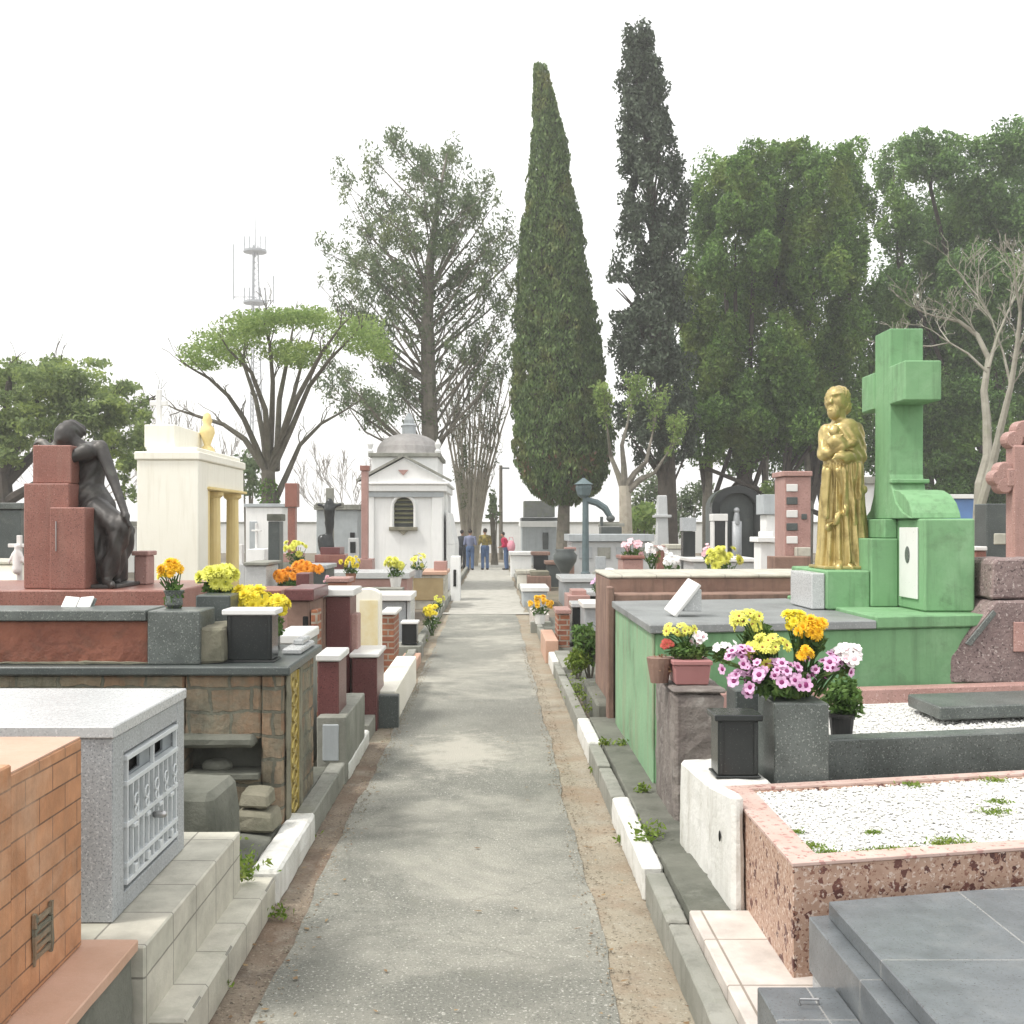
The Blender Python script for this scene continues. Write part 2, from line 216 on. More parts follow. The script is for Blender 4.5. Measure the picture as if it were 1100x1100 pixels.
# ------------------------------------------------------------------ mesh collector
class MB:
    def __init__(s): s.v = []; s.f = []; s.mi = []; s.cur = 0
    def add(s, vs, fs):
        n = len(s.v); s.v += [tuple(v) for v in vs]; s.f += [tuple(i + n for i in f) for f in fs]; s.mi += [s.cur] * len(fs); return s
    def slot(s, i): s.cur = i; return s
    def box(s, x0, x1, y0, y1, z0, z1, k=0.0, xr=0.0):
        sh = lambda x, y, z: (x, y + k * (x - xr), z)
        vs = [sh(x, y, z) for z in (z0, z1) for y in (y0, y1) for x in (x0, x1)]
        return s.add(vs, [(0, 2, 3, 1), (4, 5, 7, 6), (0, 1, 5, 4), (2, 6, 7, 3), (0, 4, 6, 2), (1, 3, 7, 5)])
    def pbox(s, px0, px1, py0, py1, Y, d, **kw):
        a, b = xat(px0, Y), xat(px1, Y); z1 = zat(py0, Y); z0 = 0.0 if py1 is None else max(zat(py1, Y), 0.0)
        return s.box(min(a, b), max(a, b), Y, Y + d, z0, z1, **kw)
    def hexa(s, b4, t4):
        return s.add(list(b4) + list(t4), [(3, 2, 1, 0), (4, 5, 6, 7), (0, 1, 5, 4), (1, 2, 6, 5), (2, 3, 7, 6), (3, 0, 4, 7)])
    def prism(s, poly, ax, a0, a1):
        """extrude polygon (list of 2-tuples) along axis ax from a0 to a1"""
        def p(u, v, a): return {'x': (a, u, v), 'y': (u, a, v), 'z': (u, v, a)}[ax]
        n = len(poly); vs = [p(u, v, a0) for u, v in poly] + [p(u, v, a1) for u, v in poly]
        fs = [tuple(range(n))[::-1], tuple(range(n, 2 * n))] + [(i, (i + 1) % n, n + (i + 1) % n, n + i) for i in range(n)]
        return s.add(vs, fs)
    def rbox(s, c, size, M3=None):
        M3 = M3 or Matrix.Identity(3); c = Vector(c)
        vs = [c + M3 @ Vector((size[0] * i / 2, size[1] * j / 2, size[2] * k / 2)) for k in (-1, 1) for j in (-1, 1) for i in (-1, 1)]
        return s.add(vs, [(0, 2, 3, 1), (4, 5, 7, 6), (0, 1, 5, 4), (2, 6, 7, 3), (0, 4, 6, 2), (1, 3, 7, 5)])
    def tube(s, pts, rad, n=8, cap=True):
        pts = [Vector(p) for p in pts]; rings = []
        ref = Vector((0.3, 0.7, 0.2))
        for i, p in enumerate(pts):
            d = (pts[min(i + 1, len(pts) - 1)] - pts[max(i - 1, 0)]).normalized()
            u = d.cross(ref); 
            if u.length < 1e-3: u = d.cross(Vector((1, 0, 0)))
            u.normalize(); w = d.cross(u); ref = w.cross(d) if False else ref
            r = rad[i] if isinstance(rad, (list, tuple)) else rad
            rings.append([p + (u * math.cos(6.28318 * j / n) + w * math.sin(6.28318 * j / n)) * r for j in range(n)])
        vs = [v for r in rings for v in r]; fs = []
        for i in range(len(rings) - 1):
            for j in range(n): fs.append((i * n + j, i * n + (j + 1) % n, (i + 1) * n + (j + 1) % n, (i + 1) * n + j))
        if cap: fs += [tuple(range(n))[::-1], tuple(range((len(rings) - 1) * n, len(rings) * n))]
        return s.add(vs, fs)
    def lathe(s, c, prof, n=20, sx=1.0, sy=1.0):
        c = Vector(c); vs = []; fs = []
        for r, z in prof:
            vs += [(c.x + sx * r * math.cos(6.28318 * j / n), c.y + sy * r * math.sin(6.28318 * j / n), c.z + z) for j in range(n)]
        for i in range(len(prof) - 1):
            for j in range(n): fs.append((i * n + j, i * n + (j + 1) % n, (i + 1) * n + (j + 1) % n, (i + 1) * n + j))
        fs += [tuple(range(n))[::-1], tuple(range((len(prof) - 1) * n, len(prof) * n))]
        return s.add(vs, fs)
    def ell(s, c, r, n=14, m=9, R=None):
        c = Vector(c); r = (r, r, r) if isinstance(r, (int, float)) else r; vs = []; fs = []
        for i in range(1, m):
            t = math.pi * i / m
            for j in range(n):
                p = Vector((r[0] * math.sin(t) * math.cos(6.28318 * j / n), r[1] * math.sin(t) * math.sin(6.28318 * j / n), r[2] * math.cos(t)))
                vs.append(c + (R @ p if R else p))
        top = Vector((0, 0, r[2])); vs += [c + (R @ top if R else top), c - (R @ top if R else top)]
        T = len(vs) - 2
        for i in range(m - 2):
            for j in range(n): fs.append((i * n + j, (i + 1) * n + j, (i + 1) * n + (j + 1) % n, i * n + (j + 1) % n))
        for j in range(n):
            fs.append((T, j, (j + 1) % n)); fs.append((T + 1, (m - 2) * n + (j + 1) % n, (m - 2) * n + j))
        return s.add(vs, fs)
    def cap(s, a, b, ra, rb, n=10):
        """capsule with hemispherical ends as a lathe along a-b"""
        a, b = Vector(a), Vector(b); d = (b - a); L = max(d.length, 1e-4); d.normalize()
        pts = []; rad = []
        for t in (-.98, -.8, -.45): pts.append(a + d * ra * t); rad.append(ra * math.sqrt(max(1 - t * t, .01)))
        pts.append(a); rad.append(ra); pts.append(b); rad.append(rb)
        for t in (.45, .8, .98): pts.append(b + d * rb * t); rad.append(rb * math.sqrt(max(1 - t * t, .01)))
        return s.tube(pts, rad, n)

def fix_uv(me):
    nv = len(me.vertices); co = np.empty(nv * 3, np.float32); me.vertices.foreach_get('co', co); co = co.reshape(-1, 3)
    nl = len(me.loops); li = np.empty(nl, np.int32); me.loops.foreach_get('vertex_index', li)
    npoly = len(me.polygons); nr = np.empty(npoly * 3, np.float32); me.polygons.foreach_get('normal', nr); nr = np.abs(nr.reshape(-1, 3))
    tot = np.empty(npoly, np.int32); me.polygons.foreach_get('loop_total', tot)
    ax = np.repeat(nr.argmax(1), tot); P = co[li]
    u = np.where(ax == 0, P[:, 1], P[:, 0]); v = np.where(ax == 2, P[:, 1], P[:, 2])
    uv = me.uv_layers.new(name='UVMap'); uv.data.foreach_set('uv', np.stack([u, v], 1).astype(np.float32).ravel())

from mathutils import noise as mnoise
JIT = dict(whitewash=.007, concrete=.005, concrete_dark=.008, stone_block=.007, stone_plain=.012, stone_lichen=.012, rough_red=.010, stone_purple=.012, brown_stone=.004, tile_beige=.0018, asphalt_pale=0, granite_red=.002, tile_pink=.002)
def to_mesh(mb, name, off=(0, 0, 0), bevel=0.0, smooth=False, jit=0.0):
    me = bpy.data.meshes.new(name); off = Vector(off)
    me.from_pydata([Vector(v) - off for v in mb.v], [], mb.f)
    if any(mb.mi): me.polygons.foreach_set('material_index', mb.mi)
    bm = bmesh.new(); bm.from_mesh(me)
    bmesh.ops.recalc_face_normals(bm, faces=bm.faces)
    if bevel:
        ed = [e for e in bm.edges if len(e.link_faces) == 2 and e.calc_face_angle(0) > .6]
        if ed: bmesh.ops.bevel(bm, geom=ed, offset=bevel, segments=1, affect='EDGES', clamp_overlap=True)
    if jit and off.y < 13:
        step = .07 if jit > .004 else .10
        for _ in range(6):
            ed = [e for e in bm.edges if e.calc_length() > step]
            if not ed or len(bm.faces) > 14000: break
            bmesh.ops.subdivide_edges(bm, edges=ed, cuts=1, use_grid_fill=True)
        bm.normal_update(); mv = []
        for v in bm.verts:
            p = v.co + off; k = mnoise.noise(p * 7) * .6 + mnoise.noise(p * 21) * .5 + mnoise.noise(p * 55) * .25
            e = .6 if len({tuple(round(c, 1) for c in f.normal) for f in v.link_faces}) > 1 else 0
            mv.append((v, v.normal * jit * (k - e * (.4 + .8 * abs(mnoise.noise(p * 13 + Vector((5, 3, 1))))))))
        for v, d in mv: v.co += d
        bmesh.ops.triangulate(bm, faces=[f for f in bm.faces if len(f.verts) > 4])
    bm.to_mesh(me); bm.free()
    if smooth: me.polygons.foreach_set('use_smooth', [True] * len(me.polygons))
    fix_uv(me); return me

def mk(name, me, mats, parent=None, loc=(0, 0, 0)):
    o = bpy.data.objects.new(name, me); COL.objects.link(o); o.location = loc
    for m in (mats if isinstance(mats, (list, tuple)) else [mats]):
        if me and len(me.materials) < (len(mats) if isinstance(mats, (list, tuple)) else 1): me.materials.append(MT[m] if isinstance(m, str) else m)
    if parent: o.parent = parent
    return o

def tag(o, label=None, cat=None, group=None, kind=None):
    if label: o['label'] = label
    if cat: o['category'] = cat
    if group: o['group'] = group
    if kind: o['kind'] = kind
    return o

class T:
    """a thing: an Empty at its base with its parts as children"""
    def __init__(s, name, label, cat, base, group=None):
        s.base = Vector(base); s.o = bpy.data.objects.new(name, None); COL.objects.link(s.o); s.o.location = s.base
        s.o.empty_display_size = .1; tag(s.o, label, cat, group)
    def part(s, name, mb, mat, parent=None, bevel=0.0, smooth=False, label=None):
        o = mk(name, to_mesh(mb, name, s.base, bevel, smooth, JIT.get(mat, 0) if isinstance(mat, str) else 0), mat, parent or s.o)
        if label: o['label'] = label
        return o
def solo(name, mb, mat, label, cat, bevel=0.0, smooth=False, group=None, kind=None):
    xs = np.array([tuple(v) for v in mb.v]); base = Vector((xs[:, 0].mean(), xs[:, 1].mean(), xs[:, 2].min()))
    return tag(mk(name, to_mesh(mb, name, base, bevel, smooth, JIT.get(mat, 0)), mat, None, base), label, cat, group, kind)
def struct(name, mb, mat, bevel=0.0, kind='structure'):
    return tag(mk(name, to_mesh(mb, name, (0, 0, 0), bevel, False, JIT.get(mat, 0) if bevel else 0), mat), kind=kind)

def fused(mb, voxel, off=(0, 0, 0), smooth=2, warp=None, name='body'):
    """union of overlapping solids -> one continuous skin"""
    me = bpy.data.meshes.new('tmp'); me.from_pydata([Vector(v) for v in mb.v], [], mb.f)
    bm = bmesh.new(); bm.from_mesh(me); bmesh.ops.recalc_face_normals(bm, faces=bm.faces); bm.to_mesh(me); bm.free()
    o = bpy.data.objects.new('tmp', me); COL.objects.link(o)
    md = o.modifiers.new('r', 'REMESH'); md.mode = 'VOXEL'; md.voxel_size = voxel
    dg = bpy.context.evaluated_depsgraph_get(); dg.update()
    out = bpy.data.meshes.new_from_object(o.evaluated_get(dg)); bpy.data.objects.remove(o); bpy.data.meshes.remove(me)
    bm = bmesh.new(); bm.from_mesh(out)
    for _ in range(smooth): bmesh.ops.smooth_vert(bm, verts=bm.verts, factor=.5, use_axis_x=True, use_axis_y=True, use_axis_z=True)
    bm.normal_update()
    if warp:
        d = [(v, warp(v.co, v.normal)) for v in bm.verts]
        for v, k in d: v.co += v.normal * k
    for v in bm.verts: v.co -= Vector(off)
    bm.to_mesh(out); bm.free(); out.name = name
    out.polygons.foreach_set('use_smooth', [True] * len(out.polygons)); fix_uv(out); return out

# ------------------------------------------------------------------ foliage
def unit(n):
    v = RNG.normal(size=(n, 3)); return v / np.linalg.norm(v, axis=1, keepdims=True)
def leaf_mesh(name, C, size, aspect=.5, up=0.0, off=(0, 0, 0)):
    C = np.asarray(C, np.float64) - np.array(off); n = len(C)
    t = unit(n); t[:, 2] += up; t /= np.linalg.norm(t, axis=1, keepdims=True)
    b = np.cross(t, unit(n)); b /= np.linalg.norm(b, axis=1, keepdims=True) + 1e-9
    s = np.asarray(size) * RNG.uniform(.6, 1.35, n); s = s[:, None]
    P = np.stack([C - t * s * .5, C + b * s * aspect * .5 + t * s * .08, C + t * s * .5, C - b * s * aspect * .5 + t * s * .08], 1).reshape(-1, 3)
    me = bpy.data.meshes.new(name); me.vertices.add(4 * n); me.vertices.foreach_set('co', P.astype(np.float32).ravel())
    me.loops.add(4 * n); me.loops.foreach_set('vertex_index', np.arange(4 * n, dtype=np.int32))
    me.polygons.add(n); me.polygons.foreach_set('loop_start', np.arange(0, 4 * n, 4, dtype=np.int32))
    try: me.polygons.foreach_set('loop_total', np.full(n, 4, np.int32))
    except Exception: pass
    a = me.attributes.new('tone', 'FLOAT', 'FACE'); a.data.foreach_set('value', RNG.random(n).astype(np.float32))
    me.update(calc_edges=True); return me
_K = RNG.normal(size=(24, 3)); _PH = RNG.uniform(0, 6.28, 24)
def lump(P, s):
    return np.sin(P @ (_K.T * s) + _PH).sum(1) / 5.0
def blob(c, r, n, shell=.55):
    """points through an ellipsoid, thicker towards its skin"""
    u = unit(n); q = shell + (1 - shell) * RNG.random(n) ** .6
    return np.array(c) + u * q[:, None] * np.array(r)
def grow(mb, p, d, L, r, depth, tips, spread=.6, lift=.25, kids=(2, 3), rmin=.006, n=5, shrink=.72):
    pts = [Vector(p)]; rad = [r]; d = Vector(d).normalized(); m = 4
    for i in range(m):
        d = (d + Vector((random.uniform(-1, 1), random.uniform(-1, 1), random.uniform(-.6, .8))) * .13 + Vector((0, 0, lift * .12))).normalized()
        pts.append(pts[-1] + d * L / m); rad.append(max(r * (1 - .38 * (i + 1) / m), rmin))
    mb.tube(pts, rad, n, cap=False)
    tips.append((pts[-1].copy(), depth)); tips.append((pts[2].copy(), depth))
    if depth > 0:
        for k in range(random.randint(*kids)):
            q = pts[random.choice((2, 3, 4, 4))]
            a = Vector((random.uniform(-1, 1), random.uniform(-1, 1), random.uniform(-.4, .7))).normalized()
            grow(mb, q, (d + a * spread + Vector((0, 0, lift))).normalized(), L * random.uniform(shrink - .12, shrink + .1), max(rad[-1] * .8, rmin), depth - 1, tips, spread, lift, kids, rmin, n, shrink)

# ================================================================== SETTING
def sheet(name, x0, x1, y0, y1, z, mat, nx=2, ny=2, wob=0.0, edge=0.0):
    mb = MB(); vs = []
    for j in range(ny + 1):
        for i in range(nx + 1):
            x = x0 + (x1 - x0) * i / nx; y = y0 + (y1 - y0) * j / ny
            if edge and i in (0, nx): x += edge * (math.sin(y * 1.7 + 3 * i) * .5 + math.sin(y * 4.3 + i) * .35 + math.sin(y * 11.3 + 2 * i) * .18 + random.uniform(-.12, .12))
            vs.append((x, y, z + wob * (math.sin(x * 1.9 + y * .7) + math.sin(y * 1.3 - x)) / 2))
    fs = [(j * (nx + 1) + i, j * (nx + 1) + i + 1, (j + 1) * (nx + 1) + i + 1, (j + 1) * (nx + 1) + i) for j in range(ny) for i in range(nx)]
    mb.add(vs, fs); return struct(name, mb, mat)
sheet('ground', -260, 260, -60, 330, 0, 'soil')
sheet('gutter', -.5, .74, 1.5, 46, .004, 'gutter'); sheet('gutter_left', -1.06, -.5, 1.5, 9, .004, 'gutter_wet'); sheet('gutter_left_far', -1.06, -.5, 9, 46, .004, 'gutter')
sheet('path', -.85, .455, 1.5, 22, .012, 'asphalt', 6, 320, .003, .022)
sheet('path_far', -.92, .62, 22.35, 49, .013, 'asphalt_pale', 2, 60, .002, .04)
sheet('path_band', -1.0, .74, 21.95, 22.4, .018, 'asphalt_pale')
sheet('cross_path', -40, 40, 49.02, 53, .009, 'asphalt_pale')
# kerbs
def kerb(name, x0, x1, segs, mat, z=.15):
    mb = MB()
    for a, b in segs:
        y = a
        while y < b - .2:
            e = min(y + random.uniform(.75, 1.0), b); dz = random.uniform(-.008, .008); dx = random.uniform(-.006, .006)
            mb.box(x0 + dx, x1 + dx, y + .004, e - .004, 0, z + dz); y = e
    return struct(name, mb, mat, .008)
kerb('kerb_left', -1.11, -1.0, [(1.6, 3.55), (6.25, 7.6), (9.0, 22), (22.4, 46)], 'concrete')
kerb('kerb_right', .70, .79, [(1.6, 5.15), (6.65, 8.15), (9.35, 13), (14.2, 22), (22.4, 46)], 'concrete')
mb = MB()
for a, b in ((5.2, 6.55), (8.2, 9.25), (13.1, 14.1)): mb.box(.693, .795, a, b, 0, .165)
struct('kerb_whitewashed_right', mb, 'whitewash', .012)
mb = MB(); mb.box(-1.13, -.985, 5.13, 6.2, 0, .165); mb.box(-1.16, -.985, 7.65, 8.9, 0, .13)
struct('kerb_whitewashed_left', mb, 'whitewash', .014)
# walks beside the kerb
mb = MB(); mb.box(.792, 1.3, 1.6, 4.52, 0, .196); struct('tiled_walk', mb, 'tile_white', .006)
mb = MB(); mb.box(.797, 1.3, 4.53, 5.35, 0, .185); mb.box(.797, 1.3, 5.36, 9.3, 0, .165); mb.box(.797, 1.25, 11.6, 20, 0, .12)
struct('concrete_walk', mb, 'concrete_dark', .008)
mb = MB(); mb.hexa([(-1.6, 4.95, 0), (-1.135, 4.95, 0), (-1.135, 6.2, 0), (-1.6, 6.2, 0)], [(-1.6, 4.95, .2), (-1.135, 4.95, .15), (-1.135, 6.2, .155), (-1.6, 6.2, .19)])
mb.box(-1.6, -1.115, 6.22, 7.55, 0, .13)
struct('concrete_apron', mb, 'concrete_dark', .01)

# ================================================================== LEFT ROW
# orange tiled tomb
t = T('tiled_tomb', 'orange tiled tomb with pink ledge, nearest on the left of the path', 'tomb', (-2.2, 2.7, 0))
mb = MB(); mb.box(-3.4, -1.29, 2.985, 3.5, .435, 1.085); t.part('body', mb, 'tile_orange', bevel=.005)
mb = MB(); mb.box(-3.4, -1.285, 1.7, 2.98, .435, 1.115); t.part('raised_body', mb, 'tile_orange', bevel=.005)
mb = MB(); mb.box(-3.4, -1.292, 2.985, 3.498, 1.085, 1.091); t.part('cover', mb, 'tile_pink')
mb = MB(); mb.box(-3.4, -1.13, 1.65, 3.56, .395, .434); t.part('ledge', mb, 'tile_pink', bevel=.004)
mb = MB(); mb.box(-3.4, -1.145, 1.66, 3.55, 0, .395); t.part('plinth', mb, 'concrete_dark', bevel=.006)
mb = MB()
for i in range(5): mb.box(-1.288, -1.279, 3.13, 3.23, .53 + i * .026, .545 + i * .026)
mb.box(-1.288, -1.276, 3.115, 3.13, .515, .665); mb.box(-1.288, -1.276, 3.23, 3.245, .515, .665)
t.part('vent', mb, 'stone_block')
# grey granite tomb with iron gate
t = T('granite_tomb', 'grey granite box tomb with a pale painted iron gate facing the path', 'tomb', (-2.2, 4.2, 0))
FX = -1.29
mb = MB(); mb.box(-3.6, FX, 3.785, 3.90, .405, 1.03); mb.box(-3.6, FX, 4.56, 4.66, .405, 1.03); mb.box(-3.6, FX - .001, 3.90, 4.56, .955, 1.029); mb.box(-3.6, FX - .001, 3.90, 4.56, .405, .47)
mb.box(-3.6, -1.40, 3.905, 4.555, .47, .954)
t.part('body', mb, 'granite_grey', bevel=.003)
mb = MB(); mb.box(-3.62, FX + .008, 3.775, 4.67, 1.031, 1.072); t.part('cover_slab', mb, 'granite_pale', bevel=.004)  # paler than the body: the sky's reflection is put into its colour
mb = MB(); mb.box(-3.6, -1.117, 3.58, 4.93, 0, .402); t.part('upper_step', mb, 'tile_beige', bevel=.006)
mb = MB(); mb.box(-3.6, -.995, 3.62, 5.1, 0, .15); t.part('lower_step', mb, 'tile_beige', bevel=.01)
# gate
mb = MB(); mb.box(-1.325, -1.315, 3.905, 4.555, .475, .86); mb.box(-1.325, -1.315, 3.905, 3.98, .86, .952); mb.box(-1.325, -1.315, 4.15, 4.27, .86, .952); mb.box(-1.325, -1.315, 4.44, 4.555, .86, .952)
gp = t.part('gate_panel', mb, 'gate_back')
mb = MB(); mb.box(-1.345, -1.34, 3.92, 4.54, .855, .95); t.part('vent_shade_panel', mb, 'void')  # black sheet behind the two gate openings, painting the shade inside
mb = MB(); gx0, gx1 = -1.312, -1.278
for z in (.50, .56, .70, .845, .935): mb.box(gx0, gx1 - .004, 3.915, 4.545, z - .009, z + .009)
for k in range(11):
    y = 3.93 + k * .06; mb.box(gx0 + .012, gx1 - .006, y - .0045, y + .0045, .49, .845 if k not in (0, 5, 10) else .945)
for k in range(5):
    y = 3.96 + k * .12 + .03
    for z, r in ((.775, .022), (.735, .016)):
        ring = [(gx1 + .004, y + r * math.cos(a * .5236), z + r * math.sin(a * .5236)) for a in range(13)]; mb.tube(ring, .0045, 5)
for k in range(4):
    y = 4.0 + k * .15; mb.box(gx0, gx1 + .002, y - .02, y + .02, .675, .69); mb.box(gx0, gx1 + .002, y - .014, y + .014, .515, .543)
g = t.part('gate', mb, 'iron_paint', bevel=.002)
mb = MB(); mb.cap((gx1 + .002, 4.225, .66), (gx1 + .03, 4.225, .66), .014, .014, 8); t.part('gate_knob', mb, 'steel', parent=g, smooth=True)
# weathered block and bits beyond the granite tomb
mb = MB(); mb.hexa([(-2.3, 5.14, .19), (-1.27, 5.14, .19), (-1.25, 5.58, .19), (-2.3, 5.58, .19)], [(-2.3, 5.18, .53), (-1.31, 5.18, .50), (-1.27, 5.56, .52), (-2.3, 5.56, .55)])
solo('stone_block', mb, 'concrete_dark', 'dark weathered stone block behind the granite tomb with the gate', 'stone block', .03)
mb = MB(); mb.hexa([(-1.34, 5.74, .17), (-1.12, 5.72, .17), (-1.11, 5.96, .17), (-1.34, 5.96, .17)], [(-1.33, 5.76, .27), (-1.135, 5.75, .26), (-1.13, 5.95, .27), (-1.33, 5.95, .28)])
mb.hexa([(-1.33, 5.80, .281), (-1.16, 5.78, .281), (-1.15, 5.95, .281), (-1.32, 5.95, .281)], [(-1.32, 5.82, .37), (-1.17, 5.80, .36), (-1.16, 5.94, .375), (-1.31, 5.94, .38)])
solo('broken_masonry', mb, 'stone_plain', 'small heap of broken masonry at the foot of the old stone tomb', 'rubble', .015)
# old stone tomb with the dark coping
t = T('stone_tomb', 'old tomb of mottled stone blocks with dark coping and a gilded grille', 'tomb', (-2.3, 6.6, 0))
mb = MB(); mb.box(-4.5, -1.66, 6.0, 6.34, 0, .95); mb.box(-1.25, -1.128, 6.001, 6.34, 0, .95); mb.box(-1.66, -1.25, 6.002, 6.34, .60, .949); mb.box(-1.66, -1.25, 6.002, 6.34, 0, .42)
mb.box(-4.5, -1.13, 6.341, 7.04, 0, .948)
t.part('wall', mb, 'stone_block', bevel=.012)
mb = MB(); mb.box(-1.70, -1.27, 5.93, 6.05, .565, .635); t.part('lintel', mb, 'concrete_dark', bevel=.02)
mb = MB(); mb.box(-1.66, -1.25, 6.17, 6.335, .42, .60); t.part('niche', mb, 'concrete_dark')  # dark back: the shade under the overhang is put into its colour
mb = MB(); mb.box(-1.66, -1.25, 5.96, 6.16, .39, .43); mb.ell((-1.5, 6.07, .45), (.09, .07, .04)); t.part('niche_sill', mb, 'concrete_dark', bevel=.01)
mb = MB(); mb.box(-4.5, -1.085, 5.95, 7.08, .952, 1.0); t.part('coping', mb, 'granite_dark', bevel=.008)
for ya, yb in ((6.03, 6.13), (6.42, 6.5)):
    mb = MB(); mb.box(-1.127, -1.105, ya, yb, .1, .945); t.part('pilaster', mb, 'stone_plain', bevel=.008)
mb = MB(); mb.box(-1.127, -1.122, 6.14, 6.41, .12, .93)
for k in range(9):
    z = .18 + k * .085; ring = [(-1.118, 6.275 + .075 * math.cos(a * .6283), z + .035 * math.sin(a * .6283)) for a in range(11)]; mb.tube(ring, .008, 5)
mb.box(-1.124, -1.112, 6.145, 6.16, .12, .93); mb.box(-1.124, -1.112, 6.39, 6.405, .12, .93)
t.part('grille', mb, 'brass', bevel=.002)
# raised grave frame on it
t = T('grave_frame', 'raised grave frame of rough red brick under a dark granite coping', 'grave', (-2.9, 6.6, 1.0))
mb = MB(); mb.box(-4.6, -1.872, 6.06, 6.34, 1.001, 1.235); t.part('red_wall', mb, 'rough_red', bevel=.006)
mb = MB(); mb.box(-4.6, -1.875, 6.03, 6.40, 1.236, 1.295); t.part('coping', mb, 'granite_green', bevel=.006)
mb = MB(); mb.box(-1.868, -1.585, 6.03, 6.36, 1.001, 1.29); t.part('corner_block', mb, 'granite_green', bevel=.006)
mb = MB(); mb.box(-4.6, -1.6, 6.041, 6.062, 1.0, 1.018); t.part('footing', mb, 'stone_plain', bevel=.004)
def lantern(px0, px1, py0, py1, Y, d, label, cap='marble', body='granite_black', base_z=None, group=None):
    x0, x1 = xat(px0, Y), xat(px1, Y); z1 = zat(py0, Y); z0 = base_z if base_z is not None else zat(py1, Y)
    t = T('lantern_box', label, 'lantern', ((x0 + x1) / 2, Y + d / 2, z0), group)
    w = (x1 - x0); mb = MB(); mb.box(x0 + w * .08, x1 - w * .08, Y + .02, Y + d - .02, z0 + .012, z1 - .03)
    mb.box(x0 + w * .03, x1 - w * .03, Y + .01, Y + d - .01, z0, z0 + .011); t.part('case', mb, body, bevel=.004)
    mb = MB(); mb.box(x0, x1, Y, Y + d, z1 - .03, z1); t.part('lid', mb, cap, bevel=.005)
    mb = MB(); e = .018; fx0, fx1 = x0 + w * .10, x1 - w * .10
    for a in (fx0, fx1 - e):
        mb = MB(); mb.box(a, a + e, Y + .012, Y + .0195, z0 + .02, z1 - .035); t.part('frame', mb, body, bevel=.002)
    return t
t = lantern(238, 296, 655, 722, 6.12, .22, 'black granite lantern box with pale lid on the dark coping of the stone tomb', base_z=1.0)
mb = MB(); mb.box(-1.23, -1.12, 6.5, 7.0, 1.001, 1.035); mb.box(-1.2, -1.14, 6.7, 6.95, 1.036, 1.07)
solo('marble_slab', mb, 'granite_pale', 'pale marble slab lying on the coping behind the black lantern box', 'slab', .008)
mb = MB(); mb.box(-1.62, -1.46, 6.06, 6.5, 1.001, 1.2); solo('mossy_pier', mb, 'stone_plain', 'mossy stone pier between the grey corner block and the black lantern box', 'pier', .015)
mb = MB(); mb.box(-1.72, -1.52, 6.45, 6.95, 1.001, 1.35); mb.box(-1.45, -1.33, 6.75, 6.98, 1.001, 1.31); solo('dark_vase_block', mb, 'granite_dark', 'dark granite flower block behind the grey corner block', 'flower block', .008)
# open book on the frame
t = T('stone_book', 'open grey stone book propped on the red brick grave frame', 'stone book', W(83, 656, 6.3))
M3 = Matrix.Rotation(math.radians(38), 3, 'X'); c = W(83, 649, 6.32)
mb = MB(); mb.rbox(c + M3 @ Vector((-.042, 0, 0)), (.08, .12, .014), M3 @ Matrix.Rotation(.12, 3, 'Y')); mb.rbox(c + M3 @ Vector((.042, 0, 0)), (.08, .12, .014), M3 @ Matrix.Rotation(-.12, 3, 'Y')); t.part('pages', mb, 'marble', bevel=.004)
mb = MB(); mb.rbox(c - M3 @ Vector((0, 0, .016)), (.18, .13, .012), M3); mb.box(c.x - .07, c.x + .07, c.y + .0, c.y + .07, 1.29, c.z - .01); t.part('stand', mb, 'granite_green', bevel=.003)

# bronze mourner and the red granite monument
YB = 8.5
t = T('red_monument', 'stepped red granite monument that carries the seated bronze figure', 'monument', W(80, 700, 9))
mb = MB(); mb.box(-4.9, xat(192, 8.4), 8.35, 9.9, 0, 1.27); t.part('base', mb, 'granite_red', bevel=.01)
mb = MB(); mb.box(xat(24, YB), xat(73, YB), YB + .02, YB + .75, 1.271, zat(519, YB)); t.part('tall_pier', mb, 'granite_red', bevel=.008)
mb = MB(); mb.box(xat(29, YB), xat(71, YB), YB + .1, YB + .65, zat(519, YB) + .001, zat(477, YB)); t.part('upper_block', mb, 'granite_red', bevel=.008)
mb = MB(); mb.box(xat(57, YB), xat(95, YB), YB - .07, YB + .60, 1.271, zat(545, YB)); t.part('front_block', mb, 'granite_red', bevel=.008)
mb = MB(); mb.box(xat(60, 8.43), xat(60.8, 8.43), 8.422, 8.43, zat(592, 8.43), zat(560, 8.43)); t.part('metal_strip', mb, 'steel')
YS = 8.85
mb = MB()
P = lambda px, py, dy=0.0: W(px, py, YS + dy) + Vector((0, 0, 0))
mb.ell(P(70, 468, -.02), (.085, .095, .105)); mb.ell(P(76, 462, .02), (.088, .10, .085)); mb.ell(P(86, 463, .05), (.05, .06, .055))     # bowed head, hair, bun
mb.ell(P(63, 478, -.03), (.045, .055, .05)); mb.ell(P(59.5, 475, -.03), (.02, .022, .026)); mb.ell(P(64, 472, -.10), (.03, .02, .025))
mb.cap(P(79, 474), P(91, 484), .055, .065)                                                     # neck
mb.cap(P(92, 486, -.14), P(101, 484, .16), .075, .075); mb.cap(P(100, 490), P(97, 526), .115, .10); mb.cap(P(104, 482, .02), P(109, 500, .02), .07, .06)   # shoulders, torso, back
mb.cap(P(92, 484, -.17), P(66, 497, -.20), .058, .046); mb.cap(P(66, 497, -.20), P(47, 476, -.02), .044, .034); mb.ell(P(44, 474, .0), (.05, .04, .024))   # arm under the head
for k in range(4): mb.cap(P(42, 475, -.03 + k * .022), P(36, 478, -.03 + k * .022), .013, .010, 6)
